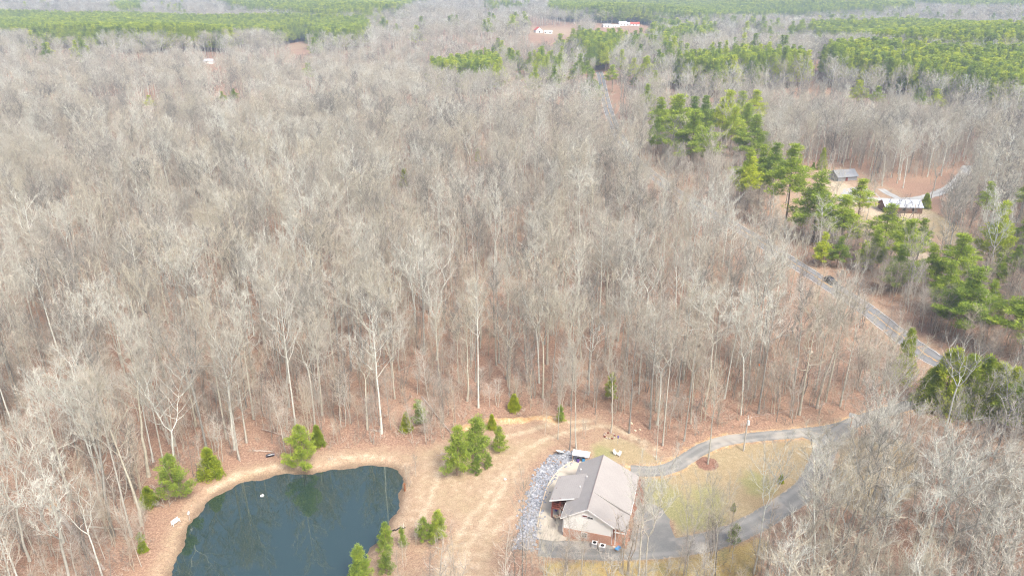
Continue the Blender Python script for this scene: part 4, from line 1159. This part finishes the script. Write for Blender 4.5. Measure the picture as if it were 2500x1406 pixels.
b = MB(); b.tube([(-.9, -.3, .8), (-.2, -.25, .33), (.75, -.08, .22)], .025, 5); b.tube([(-.9, .3, .8), (-.2, .25, .33), (.75, .08, .22)], .025, 5); b.tube([(-.25, .25, .33), (-.3, .25, 0)], .02, 5); b.tube([(-.25, -.25, .33), (-.3, -.25, 0)], .02, 5); b.build("frame", M['wood'], t)
b = MB(); b.tube([(.75, -.05, .2), (.75, .05, .2)], .2, 12); b.build("wheel", M['rubber'], t)
sheet("patio", PATIO, M['concrete'], .09, wob=.05)
pe = smooth([unproj(*p) for p in [(1400,1125),(1370,1144),(1340,1181),(1322,1236),(1311,1290)]], 6)
b = MB(); b.tube([(x, y, gz(x, y) + .12) for x, y in pe], .13, 5); tag(b.build("patio_edging", M['tan_edge']), "tan edging curb curving between the patio and the rocks", "edging")
# table, grill and chairs on the patio
def pt(u, v): return unproj(u, v)
x, y = pt(1362, 1268); t = thing_at("patio_table", x, y, "dark patio table with a red pot at the walkout porch", "table", .3, gz(x, y) + .1)
b = MB(); b.box(-.75, .75, -.4, .4, .68, .74); tt = b.build("tabletop", M['wood'], t)
for sx in (-.65, .65):
    for sy in (-.32, .32): b = MB(); b.box(sx - .03, sx + .03, sy - .03, sy + .03, 0, .68); b.build("leg", M['dark'], t)
t2 = thing_at("flower_pot", x + .3, y, "small red pot standing on the patio table", "pot", 0, gz(x, y) + .84)
b = MB(); b.tube([(0, 0, 0), (0, 0, .12), (0, 0, .3)], [.12, .16, .22], 10); b.build("pot", M['red'], t2)
b = MB(); V_, f_ = leafblades(np.array([[0, 0, .4]]), np.array([.2]), 40, .14, .05, np.random.default_rng(2)); b.addnp(V_, f_); b.build("foliage", M['deadleaf'], t2)
x, y = pt(1358, 1254); t = thing_at("kettle_grill", x, y, "dark blue kettle grill under the edge of the porch", "grill", 0, gz(x, y) + .1)
b = MB(); b.ball((0, 0, .85), (.34, .34, .28), 12, 8); b.build("bowl", M['purple'], t)
for a in (0, 2.1, 4.2): b = MB(); b.tube([(.12 * math.cos(a), .12 * math.sin(a), .65), (.35 * math.cos(a), .35 * math.sin(a), 0)], .02, 5); b.build("leg", M['grey'], t)
# small shelter behind the patio
x, y = pt(1418, 1126); t = thing_at("storage_lean_to", x, y, "low white roofed lean-to at the far end of the patio", "shelter", R(-16))
b = MB(); b.slab([(-1.7, -.7, 1.75), (1.7, -.7, 1.75), (1.7, .8, 2.05), (-1.7, .8, 2.05)], .08); b.build("roof", M['white'], t)
for sx in (-1.6, 1.6):
    for sy in (-.6, .7): b = MB(); b.box(sx - .05, sx + .05, sy - .05, sy + .05, 0, 1.72); b.build("post", M['wood'], t)
for (dx, dy, l, m_) in [(-.6, -.2, "dark blue barrel under the left of the white roofed lean-to", 'purple'), (.5, -.1, "bright blue barrel under the white roofed lean-to", 'blue')]:
    t = thing_at("barrel", x + dx, y + dy, l, "barrel"); b = MB(); b.tube([(0, 0, 0), (0, 0, .3), (0, 0, .6), (0, 0, .9)], [.26, .31, .31, .26], 12); b.build("drum", M[m_], t)
    b = MB(); b.tube([(0, 0, .9), (0, 0, .93)], .27, 12); b.build("lid", M['dark'], t)
x, y = pt(1366, 1110); t = thing_at("satellite_dish", x, y, "white round dish on the ground above the rock slope", "dish", 2.6)
b = MB(); rr = [(.0, 0), (.3, .03), (.6, .12), (.85, .26)]
V_ = []; 
for r_, z_ in rr:
    for j in range(14): a = j * 6.283 / 14; V_.append((r_ * math.cos(a), r_ * math.sin(a) * .9 - z_ * .6, .55 + z_ + r_ * math.sin(a) * .45))
b.add(V_, [(i_*14+j, i_*14+(j+1)%14, (i_+1)*14+(j+1)%14, (i_+1)*14+j) for i_ in range(3) for j in range(14)]); b.build("reflector", M['white'], t)
b = MB(); b.tube([(0, 0, 0), (0, 0, .55)], .05, 6); b.build("mast", M['grey'], t)
# riprap rocks
rg2 = np.random.default_rng(77); x0_, x1_ = RIPRAP[:, 0].min(), RIPRAP[:, 0].max(); y0_, y1_ = RIPRAP[:, 1].min(), RIPRAP[:, 1].max()
xx = rg2.uniform(x0_, x1_, 9000); yy = rg2.uniform(y0_, y1_, 9000); s_ = sdf(RIPRAP, xx, yy) + rg2.normal(0, .4, 9000); q_ = s_ > 0
xx, yy = xx[q_][:2600], yy[q_][:2600]
def rock_mesh(mb, c, r, rg_):
    V_ = []; 
    for th, nn in ((.0, 1), (.9, 5), (1.9, 5), (3.14, 1)):
        for j in range(nn): a = j * 6.283 / nn + th; q = r * rg_.uniform(.75, 1.2); V_.append((c[0] + q * math.sin(th) * math.cos(a), c[1] + q * math.sin(th) * math.sin(a), c[2] + q * .7 * math.cos(th)))
    f = [(0, 1 + j, 1 + (j + 1) % 5) for j in range(5)] + [(1 + j, 6 + j, 6 + (j + 1) % 5, 1 + (j + 1) % 5) for j in range(5)] + [(11, 6 + (j + 1) % 5, 6 + j) for j in range(5)]
    mb.add(V_, f)
M['rocktop'] = mat("mixed_rock", (.5, .5, .52), .85, .2)
k = NT(M['rocktop'])
k.base(k.ramp(k.noise(1.9, 4, .8, k.pos()), [(.30, (.09, .10, .115)), (.45, (.22, .235, .26)), (.58, (.35, .365, .39)), (.72, (.62, .63, .64))]))
b = MB()
for x, y in zip(xx, yy): rock_mesh(b, (x, y, gz(x, y) + .05), rg2.uniform(.12, .34), rg2)
tag(b.build("riprap_rubble", M['rocktop']), "band of loose grey rocks curving round the patio", kind='stuff')
# stones here and there
for (u, v, r_, l) in [(1540, 1035, .5, "tan boulder at the foot of the trees behind the house"), (1551, 1052, .35, "small tan stone on the dirt behind the house"), (1562, 1050, .3, "smallest tan stone right of the others behind the house"),
                      (1945, 877, .8, "pale flat boulder in the leaf litter near the road"), (1978, 862, .9, "paler flat boulder uphill of the other near the road"), (2100, 948, .4, "small pale stone near the leaning bare tree"), (640, 1180, .3, "small white stone on the bank above the water"), (1233, 1170, .35, "white stone on the dirt slope left of the rocks")]:
    x, y = unproj(u, v); b = MB()
    rock_mesh(b, (0, 0, 0), r_, rg2); o = b.build("stone", M['tan_edge'] if 'tan' in l else M['white'] if 'white' in l else M['concrete']); o.location = (x, y, gz(x, y) + .08); tag(o, l, "stone")
x, y = unproj(1488, 1064); t = thing_at("fire_ring", x, y, "ring of dark stones in the clearing behind the house", "fire ring")
for j in range(11):
    a = j * 6.283 / 11; b = MB(); rock_mesh(b, (1.1 * math.cos(a), 1.1 * math.sin(a), .1), .27, rg2); b.build("ring_stone", M['maroon'] if j % 3 == 0 else M['log'], t)
def chair(u, v, l, rz):
    x, y = unproj(u, v); t = thing_at("lawn_chair", x, y, l, "chair", rz, group="white chairs behind the house")
    b = MB(); b.box(-.3, .3, -.28, .3, .38, .43); b.build("seat", M['white'], t)
    b = MB(); b.slab([(-.3, .3, .43), (.3, .3, .43), (.3, .48, 1.05), (-.3, .48, 1.05)], .05); b.build("backrest", M['white'], t)
    for sx in (-.26, .26):
        for sy in (-.24, .26): b = MB(); b.box(sx - .03, sx + .03, sy - .03, sy + .03, 0, .38); b.build("leg", M['white'], t)
        b = MB(); b.box(sx - .05, sx + .05, -.26, .34, .62, .66); b.build("armrest", M['white'], t)
chair(1502, 1110, "upright white lawn chair on the grass behind the house, the left one", .6)
chair(1511, 1113, "white lawn chair right of the upright one, in front of the dark bench", -.8)
x, y = unproj(1508, 1084); t = thing_at("bird_feeder", x, y, "thin pole with a purple feeder behind the house", "bird feeder")
b = MB(); b.tube([(0, 0, 0), (0, 0, 1.9)], .03, 5); b.build("pole", M['grey'], t)
b = MB(); b.tube([(0, 0, 1.5), (0, 0, 1.9)], .14, 8); b.tube([(0, 0, 1.9), (0, 0, 2.1)], [.24, .02], 8); b.build("feeder", M['purple'], t)

# ------------------------------------------------------------------ pond things
x, y = unproj(430, 1278); t = thing_at("garden_bench", x, y, "white garden bench on the path beside the pond", "bench", 1.1)
b = MB()
for q in (-.16, 0, .16): b.box(-.75, .75, q - .06, q + .06, .42, .46)
b.build("seat", M['white'], t)
b = MB()
for z_ in (.55, .7, .85): b.box(-.75, .75, .28, .32, z_, z_ + .1)
b.build("backrest", M['white'], t)
for sx in (-.7, .7):
    b = MB(); b.box(sx - .04, sx + .04, -.24, -.16, 0, .42); b.build("leg", M['white'], t)
    b = MB(); b.box(sx - .04, sx + .04, .24, .32, 0, .95); b.build("leg", M['white'], t)
    b = MB(); b.box(sx - .04, sx + .04, -.24, .24, .64, .68); b.build("armrest", M['white'], t)
x, y = unproj(462, 1262); t = thing_at("bird_house", x, y, "small pale bird house on a thin post at the pond edge", "bird house")
b = MB(); b.tube([(0, 0, -.2), (0, 0, 1.5)], .04, 6); b.build("post", M['greypole'], t)
b = MB(); b.box(-.15, .15, -.15, .15, 1.5, 1.85); b.build("box", M['white'], t)
b = MB(); b.prism([(-.22, -.2, 1.85), (.22, -.2, 1.85), (0, -.2, 2.05)], (0, .4, 0)); b.build("roof", M['grey'], t)
x, y = unproj(640, 1210, WZ); t = thing_at("float_buoy", x, y, "small white float on the pond water", "float", .5, WZ)
b = MB(); b.ball((0, 0, .08), (.38, .24, .2), 10, 6); b.build("hull", M['white'], t)
b = MB(); b.ball((.12, 0, .32), (.12, .1, .12), 8, 5); b.build("knob", M['white'], t)
x, y = unproj(988, 1192); t = thing_at("drain_standpipe", x, y, "rusty standpipe at the right edge of the pond", "pipe", 0, WZ - .3)
b = MB(); b.tube([(0, 0, 0), (0, 0, 2.2)], .16, 9); b.build("pipe", M['rust'], t)
b = MB(); b.tube([(0, 0, 2.2), (0, 0, 2.28)], .24, 9); b.build("cap", M['rust'], t)
def log(pa, pb, r_, label, m_='log', name="fallen_log", dz=None, torn=False):
    xa, ya = unproj(*pa); xb, yb = unproj(*pb); x0, y0 = xa, ya
    s = np.linspace(0, 1, 8); P = np.column_stack([(xb - xa) * s, (yb - ya) * s, [gz(xa + (xb - xa) * t_, ya + (yb - ya) * t_) - gz(xa, ya) + r_ * .8 for t_ in s]])
    if dz: P[:, 2] += np.array(dz[0]) * (1 - s) + dz[1] * s
    P[1:-1] += npr.normal(0, .06, (6, 3))
    t = thing_at(name, x0, y0, label, "log"); b = MB(); b.tube(P, r_ * (1.0 - .5 * s), 8); b.build("trunk", M[m_], t)
    if torn:
        b = MB(); rg_ = np.random.default_rng(4); V_, f_ = leafblades(np.array([P[0]]), np.array([.55]), 90, .7, .22, rg_, .1, .7); b.addnp(V_, f_); b.ball(P[0], (.5, .5, .35), 8, 5); b.build("torn_end", M['cutwood'], t)
    else:
        b = MB(); L_ = math.hypot(xb - xa, yb - ya); rg_ = np.random.default_rng(int(pa[0])); q = rg_.uniform(.35, 1, 14)
        add_sprigs(b, np.array([[np.interp(z, s, P[:, c]) for c in range(3)] for z in q]), rg_.normal(size=(14, 3)) + np.array([0, 0, .6]), rg_.uniform(.5, 1.8, 14), .06, rg_); b.build("branches", M['twig'], t)
log((130, 1240), (255, 1395), .42, "thick fallen trunk with a torn orange end at lower left", torn=True)
log((215, 1288), (307, 1292), .17, "short pale cut log lying level at lower left", 'concrete')
log((1030, 968), (1100, 1058), .22, "long fallen grey trunk leaning down the bank, upper of the pair")
log((1042, 985), (1106, 1066), .18, "long fallen trunk lying just below the upper grey one")
log((640, 1048), (735, 1078), .16, "thin fallen log behind the pond near the large bright pine")
log((620, 1100), (665, 1104), .2, "short brown log on the bank behind the pond")
log((905, 1050), (930, 1055), .14, "short pale branch lying at the foot of a pond tree")
log((958, 1292), (990, 1288), .13, "dark branch lying at the water edge on the right shore", 'rubber')
log((1066, 1112), (1088, 1108), .1, "thin grey stick on the dirt left of the pine clump")
log((975, 905), (1015, 890), .16, "pale fallen log deep in the wood above the pond")
log((820, 1118), (800, 1122), .05, "little stick on the bank path")
log((870, 700), (960, 690), .16, "long pale fallen branch in the middle of the wood")
x, y = unproj(660, 1114); t = thing_at("metal_barrel", x, y, "dark barrel lying on its side at the wood edge behind the pond", "barrel", .4)
b = MB(); b.tube([(-.8, 0, .32), (-.3, 0, .34), (.3, 0, .34), (.8, 0, .32)], [.28, .33, .33, .28], 12); b.build("drum", M['carpaint'], t)
b = MB(); b.tube([(.8, 0, .32), (.84, 0, .32)], .3, 12); b.build("rim", M['purple'], t)

# ------------------------------------------------------------------ poles, hoop, sign
def utility_pole(u, vb, vt, label, arm=0.9, brace=False, rz=0.3):
    x, y = unproj(u, vb); h = height_for(y, gz(x, y), vt); HAND.append((x, y, 2))
    t = thing_at("utility_pole", x, y, label, "utility pole", rz)
    b = MB(); b.tube([(0, 0, -.2), (0, 0, h * .5), (0, 0, h)], [.17, .15, .11], 8); pl = b.build("pole", M['greypole'] if not brace else M['wood'], t)
    if arm:
        b = MB(); b.box(-arm, arm, -.18, -.10, h - .75, h - .62); ca = b.build("crossarm", M['wood'], t)
        for q in (-.8, 0, .8): b = MB(); b.tube([(q * arm, -.14, h - .62), (q * arm, -.14, h - .45)], .04, 6); b.build("insulator", M['white'], ca)
    return t, h, x, y
t, h_, x_p, y_p = utility_pole(1815, 1100, 1014, "grey utility pole with a transformer beside the driveway")
b = MB(); b.tube([(0, -.38, h_ - 1.9), (0, -.38, h_ - 1.0)], .24, 10); b.build("transformer", M['white'], t)
t, h2, x2, y2 = utility_pole(1936, 552, 492, "brown utility pole with a leaning brace in the clearing beyond the road", brace=True)
b = MB(); b.tube([(-4.2, -3.0, 0), (-.1, -.1, h2 * .96)], .1, 7); b.build("brace", M['wood'], t)
for q in range(4):
    b = MB(); b.box(-1.0, 1.3, -.5 + q * .5 - .12, -.5 + q * .5 + .12, h2 * .35 + q * .35, h2 * .35 + q * .35 + .06); b.build("slat", M['white'] if q < 2 else M['dark'], t)
t, h3, x3, y3 = utility_pole(2229, 532, 498, "thin red brown pole standing in front of the brown building", arm=0, brace=True)
t, h4, x4, y4 = utility_pole(1842, 970, 893, "thin pole with an orange top in the wood between driveway and road", arm=0)
b = MB(); b.tube([(0, 0, h4), (0, 0, h4 + .5)], .16, 8); b.build("cap", M['orange'], t)
x, y = unproj(2076, 1042); t = thing_at("basketball_hoop", x, y, "basketball hoop with a white board beside the driveway junction", "basketball hoop", -.5)
b = MB(); b.tube([(0, 0, 0), (0, 0, 2.2), (.1, -.6, 3.0)], .08, 6); b.build("pole", M['orange'], t)
b = MB(); b.box(-.7, .9, -.66, -.61, 2.7, 3.7); b.build("backboard", M['white'], t)
b = MB(); an = np.linspace(0, 6.283, 13); b.tube(np.column_stack([.1 + .23 * np.cos(an), -.92 + .23 * np.sin(an), np.full(13, 2.95)]), .02, 5); b.build("rim", M['orange'], t)
x, y = unproj(1482, 203); t = thing_at("road_sign", x, y, "yellow diamond warning sign on the verge of the far road", "sign")
b = MB(); b.box(-.05, .05, -.03, .03, 0, 3.4); b.build("post", M['grey'], t)
b = MB(); b.prism([(0, -.06, 1.9), (.95, -.06, 2.85), (0, -.06, 3.8), (-.95, -.06, 2.85)], (0, .03, 0)); b.build("panel", M['yellow'], t)
# overhead wire from the pole by the driveway toward the right
xq, yq = unproj(2095, 1010)
s = np.linspace(0, 1, 14)
b = MB(); b.tube(np.column_stack([x_p + (xq + 40 - x_p) * s, y_p + (yq + 12 - y_p) * s, h_ - .5 - 1.6 * np.sin(s * math.pi) + 1.0 * s]), .012, 4)
tag(b.build("power_cable", M['grey']), "thin grey cable running from the driveway utility pole to the road", "cable")

# ------------------------------------------------------------------ vehicles
def car(x, y, rz, label, paint, suv=True, group=None):
    t = thing_at("car", x, y, label, "car", rz, gz(x, y) + .09, group)
    L, Wd, hh = 4.7, 1.86, 1.72 if suv else 1.45
    def section(z_list): pass
    prof = [(-2.3, .45), (-2.32, .8), (-2.15, 1.0), (-1.1, 1.05), (-.45, hh - .08), (-.1, hh), (1.5, hh - .03), (2.1, 1.15), (2.3, 1.0), (2.33, .5), (2.2, .32), (-2.2, .32)]
    b = MB(); n_ = len(prof); rings = []
    for yy_, kx in ((-Wd/2, .97), (-Wd/2 + .12, 1.0), (Wd/2 - .12, 1.0), (Wd/2, .97)):
        rings.append([(p[0] * kx, yy_ * (1 if p[1] < 1.1 else .82), p[1] if kx == 1 else p[1] - (.04 if p[1] > 1 else -.02)) for p in prof])
    V_ = [p for r_ in rings for p in r_]; f = []
    for i_ in range(3):
        for j in range(n_): a = i_ * n_ + j; c = i_ * n_ + (j + 1) % n_; f.append((a, c, c + n_, a + n_))
    f.append(tuple(range(n_ - 1, -1, -1))); f.append(tuple(range(3 * n_, 4 * n_)))
    b.add(V_, f); b.build("body", paint, t)
    b = MB(); b.slab([(-1.08, -.68, 1.1), (-1.08, .68, 1.1), (-.5, .62, hh - .07), (-.5, -.62, hh - .07)][::-1], -.02); b.build("windshield", M['glass'], t)
    for sy in (-1, 1):
        b = MB(); b.prism([(-.9, sy * .80, 1.12), (1.8, sy * .80, 1.15), (1.4, sy * .775, hh - .16), (-.4, sy * .775, hh - .16)], (0, sy * .03, 0)); b.build("side_window", M['glass'], t)
        for wx in (-1.45, 1.45):
            b = MB(); b.tube([(wx, sy * .72, .34), (wx, sy * .95, .34)], .34, 14); w_ = b.build("wheel", M['rubber'], t)
            b = MB(); b.tube([(wx, sy * .951, .34), (wx, sy * .965, .34)], .2, 10); b.build("rim", M['silver'], w_)
        b = MB(); b.box(-2.36, -2.28, sy * .75 - .18, sy * .75 + .18, .68, .84); b.build("headlight", M['white'], t)
        b = MB(); b.box(2.27, 2.35, sy * .78 - .12, sy * .78 + .12, .8, 1.0); b.build("taillight", M['red'], t)
    return t
x, y = unproj(2019, 694); j = int(np.argmin(np.hypot(ROAD[:, 0] - x, ROAD[:, 1] - y))); d_ = ROAD[j + 1] - ROAD[j - 1]; d_ = d_ / np.hypot(*d_)
car(ROAD[j][0] + 1.6 * abs(d_[1]), ROAD[j][1] + 1.6 * abs(d_[0]), math.atan2(d_[1], d_[0]), "dark blue car driving on the paved road through the trees", M['carpaint'])
x, y = unproj(1906, 426); car(x, y, .1, "white car parked behind the tallest dark pine at the clearing", M['white'])
x, y = unproj(2028, 506); car(x, y, 1.3, "silver car parked between two pines beside the sandy clearing", M['silver'], False)

# ------------------------------------------------------------------ other buildings
def building(name, label, u, v, w, d, h, rise, rz, wall, roofm, wins=(), door=None, z=None, cat="building", over=.35, ridge_x=True):
    x, y = unproj(u, v)
    t = thing_at(name, x, y, label, cat, rz)
    b = MB()
    if ridge_x: b.prism([(-w/2, 0, -1), (-w/2, d, -1), (-w/2, d, h), (-w/2, d/2, h + rise - .1), (-w/2, 0, h)], (w, 0, 0))
    else: b.prism([(-w/2, 0, -1), (w/2, 0, -1), (w/2, 0, h), (0, 0, h + rise - .1), (-w/2, 0, h)], (0, d, 0))
    b.build("wall", wall, t)
    b = MB()
    if ridge_x:
        sl = rise / (d/2)
        b.slab([(-w/2-over, -over, h - sl*over), (w/2+over, -over, h - sl*over), (w/2+over, d/2, h+rise), (-w/2-over, d/2, h+rise)], .12)
        b.slab([(-w/2-over, d/2, h+rise), (w/2+over, d/2, h+rise), (w/2+over, d+over, h - sl*over), (-w/2-over, d+over, h - sl*over)], .12)
    else:
        sl = rise / (w/2)
        b.slab([(-w/2-over, -over, h - sl*over), (0, -over, h+rise), (0, d+over, h+rise), (-w/2-over, d+over, h - sl*over)], .12)
        b.slab([(0, -over, h+rise), (w/2+over, -over, h - sl*over), (w/2+over, d+over, h - sl*over), (0, d+over, h+rise)], .12)
    b.build("roof", roofm, t)
    for (a0, a1, z0, z1) in wins:
        b = MB(); b.box(a0 - .08, a1 + .08, -.05, -.01, z0 - .08, z1 + .08); w_ = b.build("window", wall if wall is not M['white'] else M['grey'], t)
        b = MB(); b.box(a0, a1, -.07, -.052, z0, z1); b.build("pane", M['dark'], w_)
    if door: b = MB(); b.box(door[0], door[1], -.05, -.01, 0, door[2]); b.build("door", M['maroon'], t)
    return t
bb = building("outbuilding", "long brown board building with a white metal roof in the clearing", 2205, 521, 14.5, 7.5, 2.7, 1.9, R(-3), M['brownwood'], M['metalroof'], [(-.6, .7, 1.0, 2.0), (3.2, 4.4, 1.0, 2.0)], None, cat="outbuilding")
building("shed", "low slate grey shed at the back of the sandy clearing", 2068, 442, 10.0, 7.0, 2.4, 2.2, R(14), M['darkroof'], M['darkroof'], [], (-1, .2, 2.0), cat="shed", over=.6)
x, y = unproj(2032, 431); t = thing_at("water_barrel", x, y, "bright blue barrel at the left corner of the slate grey shed", "barrel"); b = MB(); b.tube([(0, 0, 0), (0, 0, .5), (0, 0, 1.1)], [.4, .45, .4], 10); b.build("drum", M['blue'], t); b = MB(); b.tube([(0, 0, 1.1), (0, 0, 1.15)], .38, 10); b.build("lid", M['purple'], t)
building("barn", "white barn with a red roof far off at the top of the view", 1317, 82, 11, 14, 4.0, 4.2, R(12), M['white'], M['redroof'], [(-1, 1, .5, 3)], None, cat="barn", ridge_x=False)
building("garage", "low white outbuilding right of the far white barn", 1338, 84, 12, 7, 2.6, 1.6, R(-5), M['white'], M['white'], [(-5, -3, 1, 2.2), (2, 4, 1, 2.2)], cat="outbuilding")
for (u, v, w, d, h, rs, wl, rf, l) in [(1482, 69, 13, 8, 3.5, 2, 'white', 'grey', "pale farm shed at the left end of the far row of buildings"), (1500, 69, 18, 7, 2.8, 1.2, 'white', 'white', "long low white building second in the far row"),
      (1521, 65, 13, 9, 4.0, 3.0, 'white', 'metalroof', "white house with a pale roof in the middle of the far row"), (1536, 64, 7, 7, 3.2, 2.2, 'white', 'grey', "smallest white building of the far row"), (1550, 65, 15, 9, 3.5, 2.5, 'white', 'redroof', "far house with a dull red roof at the right end of the row")]:
    building("farm_building", l, u, v, w, d, h, rs, R(rnd.uniform(-12, 12)), M[wl], M[rf], [(-3, -1.5, 1, 2.3), (1.5, 3, 1, 2.3)], cat="farm building")
building("cottage", "small far cottage with a pale blue roof in a gap of the left wood", 508, 156, 9, 6, 2.8, 1.6, 0, M['white'], M['metalroof'], [(-2, -1, 1, 2)], cat="cottage")

# ------------------------------------------------------------------ haze
b = MB(); b.box(GX[0] - 20, GX[-1] + 20, GY[0] - 20, GY[-1] + 20, float(Z.min()) - 1.0, 115)
hz = bpy.data.materials.new("haze"); hz.use_nodes = True
nt = hz.node_tree; nt.nodes.clear()
out = nt.nodes.new("ShaderNodeOutputMaterial"); pv = nt.nodes.new("ShaderNodeVolumePrincipled")
pv.inputs["Color"].default_value = (.66, .83, 1.0, 1); pv.inputs["Density"].default_value = .00030; pv.inputs["Anisotropy"].default_value = .2
nt.links.new(pv.outputs[0], out.inputs["Volume"])
tag(b.build("haze", hz), kind='stuff')
hzo = bpy.data.objects["haze"]; hzo.visible_shadow = True
